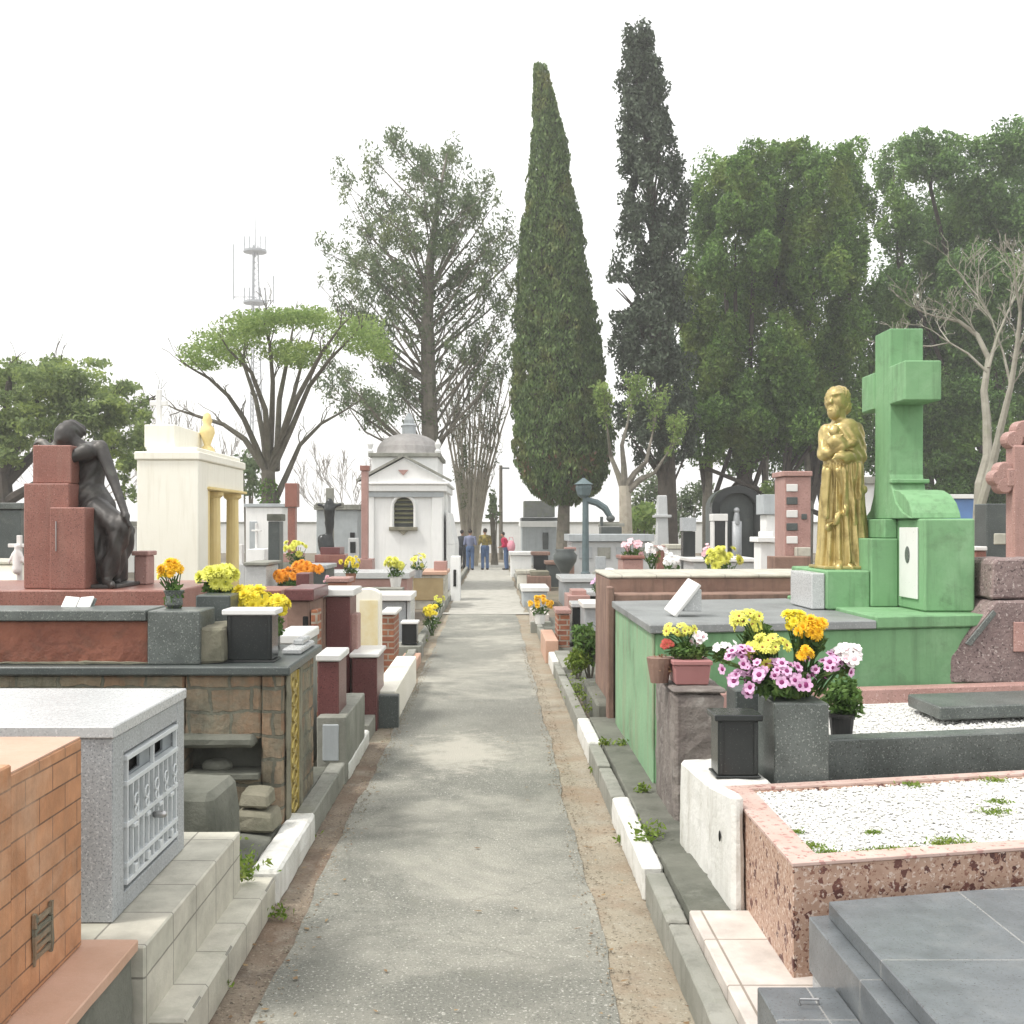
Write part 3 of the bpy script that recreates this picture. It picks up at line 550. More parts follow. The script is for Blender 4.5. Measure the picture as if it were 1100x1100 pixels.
mb.cap(P(108, 480, -.10), P(122, 516, -.16), .058, .045); mb.cap(P(122, 516, -.16), P(134, 550, -.26), .042, .031); mb.ell(P(136, 555, -.28), (.03, .045, .038))   # hanging arm
for k in range(4): mb.cap(P(137, 557, -.31 + k * .02), P(140, 566, -.31 + k * .02), .012, .009, 6)
mb.cap(P(96, 532), P(103, 548), .145, .165)                                                    # hips
mb.cap(P(102, 548, -.10), P(131, 567, -.22), .115, .088); mb.cap(P(104, 552, .10), P(134, 571, .06), .11, .088)   # thighs
mb.cap(P(131, 569, -.22), P(115, 618, -.20), .082, .06); mb.cap(P(134, 573, .06), P(126, 620, .03), .085, .06)   # shins
mb.cap(P(108, 556, -.16), P(100, 606, -.16), .085, .05); mb.cap(P(120, 566, -.10), P(110, 616, -.12), .09, .085); mb.cap(P(128, 570, -.06), P(122, 614, -.08), .085, .07); mb.cap(P(98, 548, -.12), P(101, 580, -.16), .09, .05)   # falling skirt
mb.cap(P(112, 626, -.24), P(120, 629, -.34), .034, .024); mb.cap(P(122, 626, .02), P(132, 629, -.06), .034, .024)
def fold(co, n):
    z = co.z
    k = 0
    if z < 1.88 and co.x > -3.34: k += (.011 * math.sin(co.x * 48 + co.y * 34 + z * 16) + .005 * math.sin(co.x * 95 - z * 26 + co.y * 30)) * min(1, (1.88 - z) * 5)
    elif 1.88 <= z < 2.28 and -3.42 < co.x < -3.10: k += .004 * math.sin((z * .8 - co.x) * 75 + co.y * 20)
    if z > 2.42 and co.x < -3.24 and co.y > 8.80: k += .004 * math.sin(z * 120 + co.y * 80 + co.x * 40)
    return k
base = P(110, 632)
bt = T('bronze_statue', 'dark bronze statue of a seated mourner in robes, slumped against red granite', 'statue', base)
me = fused(mb, .013, base, 3, fold, 'figure'); mk('figure', me, 'bronze', bt.o)
mb = MB(); mb.box(xat(96, 8.6), xat(142, 8.9), 8.55, 9.25, 1.272, 1.30); bt.part('footplate', mb, 'bronze', bevel=.006)
mb = MB(); mb.box(xat(97, 8.8), xat(118, 8.8), 8.72, 9.25, 1.301, zat(556, 8.8)); bt.part('seat', mb, 'bronze', bevel=.01)

# things round the bronze
def urn(px, py0, py1, Y, w, mat, label, name='urn'):
    z0 = max(zat(py1, Y), 0); h = zat(py0, Y) - z0; c = (xat(px, Y), Y, z0)
    mb = MB(); mb.lathe(c, [(w * .32, 0), (w * .32, h * .08), (w * .16, h * .16), (w * .2, h * .25), (w * .46, h * .6), (w * .5, h * .8), (w * .36, h * .92), (w * .42, h)], 16)
    return solo(name, mb, mat, label, name.replace('_', ' '), smooth=True)
t = T('pink_urn_stand', 'pale pink stone flower stand beside the bronze figure', 'flower stand', W(152, 640, 9.1))
mb = MB(); mb.box(xat(144, 9.1), xat(158, 9.1), 9.1, 9.3, 1.272, zat(597, 9.1)); t.part('column', mb, 'granite_pink', bevel=.008)
mb = MB(); mb.box(xat(142, 9.1), xat(160, 9.1), 9.08, 9.32, zat(597, 9.1) + .001, zat(592, 9.1)); t.part('cap', mb, 'granite_pink', bevel=.006)
def slab(name, label, cat, boxes, Y, d, bevel=.008, group=None, parts=None):
    """tomb from photo-measured blocks: list of (part, px0, px1, py0, py1, dy, depth, material)"""
    xs = [b[1] for b in boxes] + [b[2] for b in boxes]
    t = T(name, label, cat, (xat(sum(xs) / len(xs), Y), Y + d / 2, 0), group)
    for (p, a, b, c, e, dy, dd, m) in boxes:
        mb = MB(); mb.pbox(a, b, c, e, Y + dy, dd); t.part(p, mb, m, bevel=bevel)
    return t
slab('dark_wall_tomb', 'dark slate wall tomb at the left edge behind the red monument', 'tomb', [('wall', -60, 22, 548, None, 0, .8, 'granite_dark'), ('coping', -62, 23, 540, 547, -.02, .84, 'granite_green')], 13, .8)
slab('cream_tomb', 'low cream tomb with ledge at the left edge of the photo', 'tomb', [('body', -70, 20, 607, None, 0, 1.0, 'cream'), ('ledge', -70, 36, 632, None, -.35, .34, 'cream'), ('cover', -72, 21, 603, 606.5, -.02, 1.05, 'tile_beige')], 10.6, 1.2)
# white slim cross by the cream tomb
t = T('white_cross', 'slim white cross with a small white figure before the cream tomb', 'cross', W(21, 650, 10.1))
mb = MB(); x = xat(21, 10.1); mb.box(x - .02, x + .02, 10.08, 10.12, 0, zat(575, 10.1)); mb.box(x - .10, x + .10, 10.085, 10.115, zat(588, 10.1), zat(584, 10.1)); t.part('post', mb, 'marble', bevel=.004)
mb = MB(); mb.cap((x, 10.05, zat(612, 10.1)), (x, 10.05, zat(592, 10.1)), .045, .03); mb.ell((x, 10.05, zat(587, 10.1)), .03); mb.cap((x - .03, 10.05, zat(594, 10.1)), (x - .07, 10.04, zat(604, 10.1)), .018, .014); mb.cap((x + .03, 10.05, zat(594, 10.1)), (x + .07, 10.04, zat(604, 10.1)), .018, .014)
me = fused(mb, .012, t.base, 1, None, 'figure'); mk('figure', me, 'marble', t.o)

# cream mausoleum with yellow portico
YM = 16.0; XR = xat(213, YM)
t = T('cream_mausoleum', 'cream mausoleum with yellow columned porch behind the bronze statue', 'mausoleum', (-4.6, 17.4, 0))
XL = xat(147, YM); zt = zat(494, YM)
mb = MB(); mb.box(XL, XR - .8, YM + .002, 18.9, 0, zt); mb.box(XL, XR, YM, 16.55, .0, zt); mb.box(XR - .8, XR - .002, 16.552, 18.9, zat(524, 17), zt - .002); t.part('wall', mb, 'cream', bevel=.01)
mb = MB(); mb.box(XL - .03, XR + .03, YM - .03, 18.93, zt + .001, zt + .12); mb.box(XL + .12, XR - .03, YM + .06, 18.8, zt + .121, zt + .19); t.part('parapet', mb, 'cream', bevel=.015)
mb = MB(); mb.box(xat(155, YM + .2), xat(188, YM + .2), YM + .2, 18.2, zt + .191, zat(456, YM + .2)); t.part('attic', mb, 'cream', bevel=.01)
mb = MB(); x = xat(170, 16.3); zc = zat(458, 16.2); mb.box(x - .04, x + .04, 16.3, 16.38, zc, zat(418, 16.3)); mb.box(x - .13, x + .13, 16.305, 16.375, zat(436, 16.3), zat(430, 16.3)); t.part('roof_cross', mb, 'white_plaster', bevel=.01)
mb = MB(); mb.box(XR - .78, XR + .05, 16.5, 18.95, zat(527, 17), zat(524.2, 17)); t.part('porch_cornice', mb, 'yellow_plaster', bevel=.008)
for k, y in enumerate((17.45, 18.7)):
    mb = MB(); zb = .35; zc = zat(527.4, 17); mb.lathe((XR - .14, y, zb), [(.15, 0), (.15, .08), (.115, .12), (.10, (zc - zb) * .95), (.15, (zc - zb) * .97), (.15, zc - zb)], 14); t.part('column', mb, 'yellow_plaster')
mb = MB(); mb.box(XR - .16, XR - .01, 16.552, 16.7, .352, zat(527.4, 17)); t.part('pilaster', mb, 'yellow_plaster', bevel=.01)
mb = MB(); mb.box(XR - .798, XR + .02, 16.552, 18.92, 0, .35); t.part('porch_step', mb, 'cream', bevel=.01)
mb = MB(); mb.box(XR - .799, XR - .785, 17.2, 17.9, .35, 2.0); t.part('doorway', mb, 'granite_green')
mb = MB(); x = xat(241, 17.2); z0 = zt + .30; z1 = zat(443, 17.2); h = z1 - z0 + .15
mb.lathe((XR - .28, 17.6, zt + .191), [(.13, 0), (.11, h * .12), (.05, h * .2), (.07, h * .3), (.12, h * .5), (.11, h * .62), (.06, h * .7), (.08, h * .8), (.05, h * .95), (.01, h)], 14); t.part('finial_urn', mb, 'yellow_plaster', smooth=True)

# middle distance on the left
slab('brown_tomb', 'brownish stone tomb with dark recess behind the yellow chrysanthemums', 'tomb', [('body', 308, 333, 646, None, 0, .7, 'brown_stone'), ('cover', 305, 337, 633, 645.6, -.04, .8, 'granite_wine'), ('side_post', 334, 341, 655, None, -.02, .2, 'brick_red'), ('recess', 325, 331, 662, 690, -.008, .05, 'void')], 8.9, .8)
slab('pale_marble_ledge', 'pale marble ledge grave just beyond the stone tomb', 'grave', [('ledge', 292, 326, 682, 692, 0, .7, 'marble'), ('base', 294, 325, 692.4, None, .02, .66, 'concrete')], 7.75, .7)
slab('wine_pedestal', 'short wine red granite block with a white cap on a grey base at the kerb', 'tomb', [('base', 340, 372, 770, None, 0, 1.1, 'concrete'), ('block', 341, 364, 711, 769.5, .12, .4, 'granite_wine'), ('cap', 339, 366, 703, 710.7, .1, .46, 'marble'), ('panel', 346, 364, 778, 818, -.006, .02, 'panel_paint')], 7.55, 1.1)
slab('tall_wine_tomb', 'tall dark red granite slab with pale coping, highest by the left kerb', 'tomb', [('slab', 350, 376, 641, None, 0, .45, 'granite_wine'), ('post', 343, 349.6, 643, None, -.02, .3, 'brown_stone'), ('coping', 341, 380, 633, 640.6, -.05, .6, 'marble'), ('side_pillar', 376.4, 384, 660, None, .1, .25, 'granite_pink')], 9.7, .6)
t = T('cream_headstone', 'upright round topped cream headstone with pale yellow veining', 'headstone', W(395, 750, 11.2))
Y = 11.2; x0, x1 = xat(380, Y), xat(409, Y); z1 = zat(632, Y); r = (x1 - x0) / 2
poly = [(x0, .2), (x1, .2), (x1, z1 - r * .55)] + [((x0 + x1) / 2 + r * math.cos(a), z1 - r * .55 + r * .55 * math.sin(a)) for a in [math.pi * i / 10 for i in range(1, 10)]] + [(x0, z1 - r * .55)]
mb = MB(); mb.prism(poly, 'y', Y, Y + .16); t.part('tablet', mb, 'cream', bevel=.01)
mb = MB(); mb.box(x0 + .06, x1 - .03, Y - .006, Y + .002, .4, z1 - .12); t.part('inlay', mb, M('veined_marble', (.72, .62, .36), (.78, .72, .52), 8, .4, .05, 40))
mb = MB(); mb.box(x0 - .05, x1 + .04, Y - .06, Y + .3, 0, .2); t.part('foot', mb, 'concrete', bevel=.008)
slab('low_wine_tomb', 'low square wine red granite tomb below the cream headstone', 'tomb', [('body', 378, 405, 707, None, 0, .6, 'granite_wine'), ('cover', 375, 407, 702, 706.6, -.03, .66, 'marble')], 9.5, .7)
slab('cream_floor_grave', 'flat cream paved grave pad with dark front edge beside the path', 'grave', [('pad', 398, 425, 742, None, 0, 2.6, 'cream'), ('edge', 384, 428, 747, None, -.12, .115, 'granite_dark')], 9.75, 2.6)
slab('orange_mosaic_tomb', 'narrow tomb faced with orange and white mosaic beyond the cream pad', 'tomb', [('body', 410, 423, 661, None, 0, .7, 'brick_red'), ('cap', 408.5, 426, 657, 660.6, -.03, .76, 'marble')], 12.8, .8)
lantern(430, 449, 668, 694, 14.6, .35, 'small black box lantern with white lid, last before the yellow flowers', base_z=.2)
slab('lantern_footing', 'pale square footing that carries the small black box lantern', 'footing', [('slab', 424, 452, 694.4, None, 0, .6, 'concrete')], 14.5, .6)
slab('grey_shelf_tomb', 'blue grey shelf tomb with long white top behind the cream headstone', 'tomb', [('body', 406, 436, 646, None, 0, 1.0, 'granite_grey'), ('top', 380, 442, 639, 645.6, -.06, 1.1, 'marble'), ('leg', 437, 441, 646, None, 0, .9, 'granite_pale')], 16.5, 1.1)
slab('beige_tomb', 'beige plastered tomb with brown front panel beside the path', 'tomb', [('body', 441, 478, 618, None, 0, 1.6, 'tile_beige'), ('panel', 444, 476, 621, 645, -.02, .03, M('tan_panel', (.40, .31, .17), (.33, .25, .13), 4, .8, .2)), ('cover', 439, 480, 614, 617.7, -.05, 1.7, 'tile_pink'), ('headpiece', 466, 480, 603, 613.8, .5, .4, 'granite_pink')], 23.5, 1.6)
slab('pink_ledge_tomb', 'long pale pink ledge tomb in front of the white chapel', 'tomb', [('body', 345, 437, 622, None, 0, 1.5, 'granite_pink'), ('cover', 342, 440, 615, 621.7, -.05, 1.6, 'granite_pale'), ('step', 352, 432, 632, None, -.5, .48, 'concrete')], 21, 1.6)
slab('terracotta_box_grave', 'small terracotta planter grave beside the orange flowers', 'grave', [('box', 352, 373, 626, None, 0, .5, 'terracotta'), ('cover', 350, 375, 621, 625.7, -.02, .55, 'granite_pink')], 15.2, .6)
slab('red_stepped_tomb', 'dark red stepped tomb carrying the black crucifix', 'tomb', [('lower', 332, 377, 604, None, 0, 1.6, 'granite_wine'), ('middle', 338, 371, 596, 603.7, .2, 1.2, 'granite_red'), ('upper', 344, 365, 588, 595.7, .4, .8, 'granite_wine')], 25, 1.6)
t = T('black_crucifix', 'dark crucifix with pale cross beams on the red stepped tomb', 'crucifix', W(354, 588, 25.8))
Y = 25.8; x = xat(354, Y); mb = MB(); mb.box(x - .09, x + .09, Y, Y + .12, zat(588, Y), zat(524, Y)); mb.box(xat(339, Y), xat(369, Y), Y + .005, Y + .115, zat(546, Y), zat(540, Y)); t.part('cross', mb, 'concrete', bevel=.015)
mb = MB(); q = lambda px, py: W(px, py, Y - .1)
mb.ell(q(354, 540), (.09, .09, .11)); mb.cap(q(354, 547), q(354, 560), .14, .11); mb.cap(q(353, 561), q(354, 574), .1, .075); mb.cap(q(355, 561), q(354, 574), .1, .075); mb.cap(q(354, 574), q(354, 587), .075, .12)
mb.cap(q(352, 546), q(347, 543), .06, .05); mb.cap(q(347, 543), q(342, 542), .05, .04); mb.cap(q(356, 546), q(361, 543), .06, .05); mb.cap(q(361, 543), q(366, 542), .05, .04); mb.cap(q(347, 580), q(350, 588), .14, .18)
me = fused(mb, .035, t.base, 1, None, 'figure'); mk('figure', me, 'granite_black', t.o)
t = slab('red_obelisk', 'red granite pillar with a heavy square head, left of the crucifix', 'pillar', [('shaft', 309, 317, 545, 594, 0, .22, 'granite_red'), ('head', 306, 319, 519, 544.6, -.04, .3, 'granite_red'), ('foot', 302, 323, 594.5, 604, -.1, .5, 'granite_pink'), ('base', 298, 328, 604.4, None, -.2, .8, 'concrete')], 22, .5)
slab('slate_pillar', 'dark slate pillar standing in front of the umbrella shaped tree', 'pillar', [('shaft', 288, 300, 560, None, 0, .3, 'granite_dark'), ('cap', 286.5, 301.5, 552, 559.6, -.03, .36, 'concrete_dark')], 15.5, .3)
slab('grey_box_tomb', 'small grey box tomb between the cream mausoleum and the slate pillar', 'tomb', [('body', 263, 286, 608, None, 0, .8, 'granite_pale'), ('cover', 261, 288, 604, 607.6, -.04, .9, 'concrete')], 14.2, .9)
slab('tall_pink_pillar', 'tall slim pink pillar against the left corner of the white chapel', 'pillar', [('shaft', 388, 395, 506, 600, 0, .25, 'granite_pink'), ('cap', 386.5, 396.5, 500, 505.6, -.03, .3, 'granite_red'), ('base', 383, 400, 600.4, None, -.2, .6, 'granite_pink')], 27.5, .5)
slab('white_wall_tomb', 'white plastered wall tomb behind the slate pillar', 'tomb', [('wall', 264, 303, 545, None, 0, 2, 'white_plaster'), ('coping', 262, 305, 541, 544.6, -.05, 2.1, 'panel_paint'), ('door', 268, 276, 560, None, -.03, .05, 'panel_paint')], 30, 2)
slab('grey_wall_tomb', 'pale grey flat roofed tomb behind the black crucifix', 'tomb', [('wall', 340, 384, 548, None, 0, 2.5, 'panel_paint'), ('roof', 337, 387, 542, 547.6, -.1, 2.7, 'concrete'), ('door', 376, 381, 572, 590, -.03, .05, 'void')], 38, 2.5)

# white chapel
YC = 30.0
t = T('white_chapel', 'small white chapel with pediment, arched window and grey dome', 'chapel', (xat(435, YC), YC + 2.2, 0))
zx = lambda py: zat(py, YC); X0, X1 = xat(392, YC), xat(476, YC); D = 4.2
wx0, wx1 = xat(423, YC), xat(444, YC); wz0, wz1 = zx(566), zx(534)
mb = MB(); mb.box(X0, wx0, YC, YC + .25, 0, zx(528)); mb.box(wx1, X1, YC, YC + .25, 0, zx(528)); mb.box(wx0, wx1, YC + .001, YC + .25, 0, wz0)
r = (wx1 - wx0) / 2; cxw = (wx0 + wx1) / 2; zs = wz1 - r
arch = [(wx0, zx(528) - .001), (wx0, zs)] + [(cxw - r * math.cos(math.pi * i / 12), zs + r * math.sin(math.pi * i / 12)) for i in range(1, 12)] + [(wx1, zs), (wx1, zx(528) - .001)]
mb.prism(arch, 'y', YC + .001, YC + .249); mb.box(X0, X1, YC + .251, YC + D, 0, zx(528))
t.part('wall', mb, 'white_plaster', bevel=0)
for bb in ((X0 + .02, xat(402, YC), YC - .06, YC - .001), (xat(464, YC), X1 - .02, YC - .06, YC - .001), (X1 + .001, X1 + .06, YC + 1, YC + 1.3), (X1 + .001, X1 + .06, YC + D - .4, YC + D - .1)):
    mb = MB(); mb.box(*bb, 0, zx(529)); t.part('pilaster', mb, 'white_plaster', bevel=.01)
mb = MB(); mb.box(X0 - .1, X1 + .1, YC - .16, YC + D + .1, zx(528) + .001, zx(521)); mb.box(X0 - .16, X1 + .16, YC - .22, YC + D + .16, zx(520.8), zx(518)); t.part('cornice', mb, 'white_plaster', bevel=.015)
mb = MB(); mb.box(X0 - .02, X1 + .02, YC - .09, YC - .065, zx(534), zx(528.2)); 
for k in range(5):
    pass
t.part('frieze', mb, 'panel_paint', bevel=.004)
mb = MB(); mb.prism([(X0 - .12, zx(518) + .001), (X1 + .12, zx(518) + .001), (cxw, zx(493))], 'y', YC - .1, YC + .3); p = t.part('pediment', mb, 'white_plaster', bevel=0)
mb = MB(); a, b, c = Vector((X0 - .2, 0, zx(517.6))), Vector((cxw, 0, zx(491))), Vector((X1 + .2, 0, zx(517.6)))
for u, v in ((a, b), (b, c)):
    d = (v - u).normalized(); n = Vector((-d.z, 0, d.x)) * .06
    mb.hexa([(u.x, YC - .2, u.z), (v.x, YC - .2, v.z), (v.x, YC + .34, v.z), (u.x, YC + .34, u.z)], [(u.x + n.x, YC - .2, u.z + n.z), (v.x + n.x, YC - .2, v.z + n.z), (v.x + n.x, YC + .34, v.z + n.z), (u.x + n.x, YC + .34, u.z + n.z)])
t.part('raking_cornice', mb, 'concrete', parent=p)
mb = MB(); mb.prism([(cxw - .14, zx(505)), (cxw + .14, zx(505)), (cxw, zx(511))], 'y', YC - .13, YC - .101); t.part('emblem', mb, 'granite_pink', parent=p)
mb = MB(); mb.box(wx0 - .02, wx1 + .02, YC + .2, YC + .245, wz0 - .02, wz1 + .02); w_ = t.part('window', mb, 'granite_dark')
mb = MB()
for k in range(6):
    z = wz0 + .1 + k * .12; mb.hexa([(wx0, YC + .08, z), (wx1, YC + .08, z), (wx1, YC + .18, z + .05), (wx0, YC + .18, z + .05)], [(wx0, YC + .08, z + .02), (wx1, YC + .08, z + .02), (wx1, YC + .18, z + .07), (wx0, YC + .18, z + .07)])
t.part('louvres', mb, M('khaki_louvre', (.22, .22, .14), (.17, .17, .10), 3, .6, .1), parent=w_)
mb = MB(); mb.box(wx0 - .12, wx1 + .12, YC - .12, YC - .001, wz0 - .1, wz0); mb.prism([(cxw - .14, wz0 - .101), (cxw + .14, wz0 - .101), (cxw, wz0 - .22)], 'y', YC - .1, YC - .001); t.part('sill', mb, 'stone_plain', parent=w_, bevel=.01)
mb = MB(); ring = [(wx0 - .05, YC - .02, wz0), (wx0 - .05, YC - .02, zs)] + [(cxw - (r + .05) * math.cos(math.pi * i / 10), YC - .02, zs + (r + .05) * math.sin(math.pi * i / 10)) for i in range(1, 10)] + [(wx1 + .05, YC - .02, zs), (wx1 + .05, YC - .02, wz0)]
mb.tube(ring, .045, 6); t.part('frame', mb, 'white_plaster', parent=w_)
ax0, ax1 = xat(399, YC + .6), xat(470, YC + .6)
mb = MB(); mb.box(ax0, ax1, YC + .6, YC + D - .3, zx(518) + .002, zx(489.5)); t.part('attic', mb, 'white_plaster', bevel=.01)
mb = MB(); mb.box(ax0 - .08, ax1 + .08, YC + .5, YC + D - .2, zx(489.4), zx(485)); t.part('attic_cornice', mb, 'concrete', bevel=.012)
dz = zx(485); hd = zx(459) - dz; R_ = (ax1 - ax0) / 2 * 1.06
mb = MB(); mb.lathe((cxw - .02, YC + 2.2, dz + .001), [(R_, 0), (R_ * .97, hd * .14)] + [(R_ * math.cos(a) ** .9 * .97, hd * (.14 + .86 * math.sin(a))) for a in (.25, .5, .75, 1.0, 1.25, 1.45)], 20, 1.0, 1.6); t.part('dome', mb, 'dome')
mb = MB(); mb.lathe((cxw - .02, YC + 2.2, dz + hd * .98), [(.2, 0), (.2, .22), (.24, .25), (.15, .32), (.15, .42), (.02, .62)], 12); t.part('finial', mb, 'panel_paint')
mb = MB(); mb.box(X1 + .07, X1 + .3, YC + .3, YC + D - .2, 0, zx(585)); mb.hexa([(X1 + .07, YC + .3, zx(585) + .001), (X1 + .3, YC + .3, zx(585) + .001), (X1 + .3, YC + D - .2, zx(585) + .001), (X1 + .07, YC + D - .2, zx(585) + .001)], [(X1 + .07, YC + .3, zx(550)), (X1 + .12, YC + .3, zx(550)), (X1 + .12, YC + D - .2, zx(550)), (X1 + .07, YC + D - .2, zx(550))]); t.part('buttress', mb, 'white_plaster', bevel=.01)
for px in (397, 470):
    mb = MB(); mb.lathe((xat(px, YC + .7), YC + .9, zx(484.8)), [(.07, 0), (.09, .06), (.05, .12), (.09, .25), (.02, .4)], 10); t.part('corner_urn', mb, 'white_plaster')
slab('white_stele', 'white stele with a dark slot at the path side of the chapel', 'stele', [('slab', 484, 494, 598, None, 0, .8, 'white_plaster'), ('slot', 487, 490, 612, 630, -.02, .03, 'void')], 26, .8)
# ================================================================== RIGHT ROW (its graves run slightly askew to the path)
K, XR0 = .22, 1.03
# polished grey slab tomb, nearest
t = T('slab_tomb', 'polished grey granite slab tomb in the bottom right corner', 'tomb', (2.2, 3.2, 0))
mb = MB(); mb.box(1.11, 3.6, 1.6, 3.70, .452, .507, K, 1.11); t.part('cover_slab', mb, 'granite_slab', bevel=.004)
mb = MB(); mb.box(1.05, 3.6, 1.58, 3.72, .27, .450, K, 1.05); t.part('body', mb, 'granite_slab', bevel=.004)
mb = MB(); mb.box(1.06, 3.6, 1.58, 3.71, .0, .269, K, 1.05); t.part('plinth', mb, 'granite_grey', bevel=.004)
mb = MB(); mb.box(.81, 1.048, 1.6, 3.43, 0, .335); b = t.part('front_block', mb, 'granite_slab', bevel=.004)
mb = MB(); mb.tube([(.905, 3.3, .336), (.905, 3.3, .352), (.96, 3.3, .352), (.96, 3.3, .336)], .004, 6); t.part('handle', mb, 'steel', parent=b)
# terrazzo tomb with white gravel
Y0, Y1, X0, X1 = 3.84, 4.97, 1.03, 3.5
t = T('terrazzo_tomb', 'pink crazed terrazzo box tomb filled with white gravel', 'tomb', (2.0, 4.5, 0))
mb = MB(); mb.box(X0, X1, Y0, Y0 + .07, .0, .578, K, XR0); mb.box(X0, X1, Y1 - .07, Y1, .0, .578, K, XR0); mb.box(X0, X0 + .10, Y0 + .071, Y1 - .071, .0, .578, K, XR0); mb.box(X1 - .1, X1, Y0 + .071, Y1 - .071, 0, .578, K, XR0)
t.part('wall', mb, 'terrazzo', bevel=.003)
mb = MB(); mb.box(X0 - .004, X1, Y0 - .004, Y0 + .085, .5785, .592, K, XR0); mb.box(X0 - .004, X1, Y1 - .06, Y1 + .004, .5785, .592, K, XR0); mb.box(X0 - .004, X0 + .11, Y0 + .086, Y1 - .061, .5785, .592, K, XR0)
t.part('rim', mb, 'terrazzo_top', bevel=.002)
mb = MB(); mb.box(X0 + .1, X1 - .1, Y0 + .07, Y1 - .07, .3, .565, K, XR0); t.part('bed', mb, 'gravel')
def pebbles(name, x0, x1, y0, y1, z, n, r, k, xr):
    C = np.stack([RNG.uniform(x0, x1, n), RNG.uniform(y0, y1, n), z + RNG.uniform(-.002, .006, n)], 1); C[:, 1] += k * (C[:, 0] - xr)
    oct_ = np.array([(1, 0, 0), (-1, 0, 0), (0, 1, 0), (0, -1, 0), (0, 0, 1), (0, 0, -1)], float)
    fs = np.array([(0, 2, 4), (2, 1, 4), (1, 3, 4), (3, 0, 4), (2, 0, 5), (1, 2, 5), (3, 1, 5), (0, 3, 5)])
    a = RNG.uniform(0, 6.28, n); ca, sa = np.cos(a), np.sin(a)
    S = r * RNG.uniform(.6, 1.4, (n, 3)) * np.array([1.2, 1, .7])
    V = oct_[None] * S[:, None]; X = V[:, :, 0] * ca[:, None] - V[:, :, 1] * sa[:, None]; Yy = V[:, :, 0] * sa[:, None] + V[:, :, 1] * ca[:, None]
    V = np.stack([X, Yy, V[:, :, 2]], 2) + C[:, None]
    FF = (fs[None] + (np.arange(n) * 6)[:, None, None]).reshape(-1, 3)
    me = bpy.data.meshes.new(name); me.from_pydata(V.reshape(-1, 3).tolist(), [], FF.tolist()); fix_uv(me)
    return tag(mk(name, me, 'gravel' if 'grit' not in name else 'gutter'), kind='stuff')
pebbles('gravel', X0 + .12, 2.75, Y0 + .09, Y1 - .065, .568, 9000, .009, K, XR0)
def tuft(name, spots, size, hgt, mat='L_weed', kind='stuff', n=60, rad=.07):
    P_ = []
    for (x, y, z, s) in spots:
        q = RNG.normal(size=(int(n * s), 3)) * np.array([rad * s, rad * s * .6, 0]); q[:, 2] = np.abs(RNG.normal(size=len(q))) * hgt * s; P_.append(q + np.array([x, y, z]))
    me = leaf_mesh(name, np.concatenate(P_), size, .4, .5); return tag(mk(name, me, mat), kind=kind)
def rs(x, y): return (x, y + K * (x - XR0), .575)
tuft('moss', [rs(1.20, 3.97) + (.6,), rs(1.16, 4.06) + (.6,), rs(1.34, 3.935) + (.7,), rs(1.42, 3.94) + (.7,), rs(1.50, 3.94) + (.55,), rs(1.70, 4.0) + (.75,), rs(1.64, 3.99) + (.4,), rs(1.46, 4.18) + (.4,), rs(2.05, 4.35) + (.7,), rs(2.15, 4.5) + (.5,), rs(1.9, 4.87) + (.6,), rs(2.3, 4.86) + (.6,), rs(1.16, 4.25) + (.4,)], .016, .012, n=220, rad=.05)
# whitewashed wall
t = T('whitewashed_wall', 'low whitewashed grave wall between the terrazzo tomb and the lichened pillar', 'wall', (1.0, 5.2, 0))
mb = MB(); mb.hexa([(.965, 4.53, .1), (1.024, 4.53, .1), (1.024, 5.0, .1), (.955, 5.0, .1)], [(.972, 4.55, .655), (1.022, 4.55, .655), (1.022, 5.0, .60), (.955, 5.0, .60)])
mb.hexa([(.955, 5.002, .1), (1.26, 5.04, .1), (1.26, 5.65, .1), (.93, 5.62, .1)], [(.957, 5.002, .60), (1.26, 5.04, .60), (1.26, 5.65, .585), (.935, 5.61, .58)])
t.part('wall', mb, 'whitewash', bevel=.018)
mb = MB(); mb.ell((.956, 4.72, .44), (.005, .007, .024)); t.part('chip', mb, 'void')
t = lantern(768, 820, 768, 842, 5.06, .20, 'black granite lantern box on the whitewashed wall by the pink flowers', cap='granite_black', body='granite_black', base_z=.603)
# dark granite grave with gravel
t = T('granite_grave', 'dark green grey granite grave with gravel bed and sloping slab', 'grave', (2.2, 5.9, 0))
K2 = .2
mb = MB(); mb.box(1.545, 4.0, 5.38, 5.52, .3, .715, K2, 1.545); t.part('kerb', mb, 'granite_green', bevel=.006)
mb = MB(); mb.box(1.25, 4.0, 5.8, 6.85, .2, .665, K2, 1.545); mb.box(1.56, 4.0, 5.521, 5.8, .2, .665, K2, 1.545); t.part('bed', mb, 'gravel')
mb = MB(); mb.box(2.41, 4.1, 6.03, 6.5, .70, .772, K2, 2.41); t.part('slab', mb, 'granite_green', bevel=.008)
mb = MB(); mb.box(1.3, 4.1, 6.66, 6.78, .60, .755, K2, 1.545); t.part('back_kerb', mb, 'granite_pink', bevel=.008)
mb = MB(); mb.box(1.29, 1.542, 5.13, 5.45, .2, .935); t.part('flower_block', mb, 'granite_green', bevel=.006)
mb = MB(); mb.box(1.205, 1.40, 5.56, 5.78, .3, .93); t.part('rear_block', mb, 'granite_dark', bevel=.006)
pebbles('gravel_bed', 1.6, 3.2, 5.55, 6.6, .668, 5000, .010, K2, 1.545)
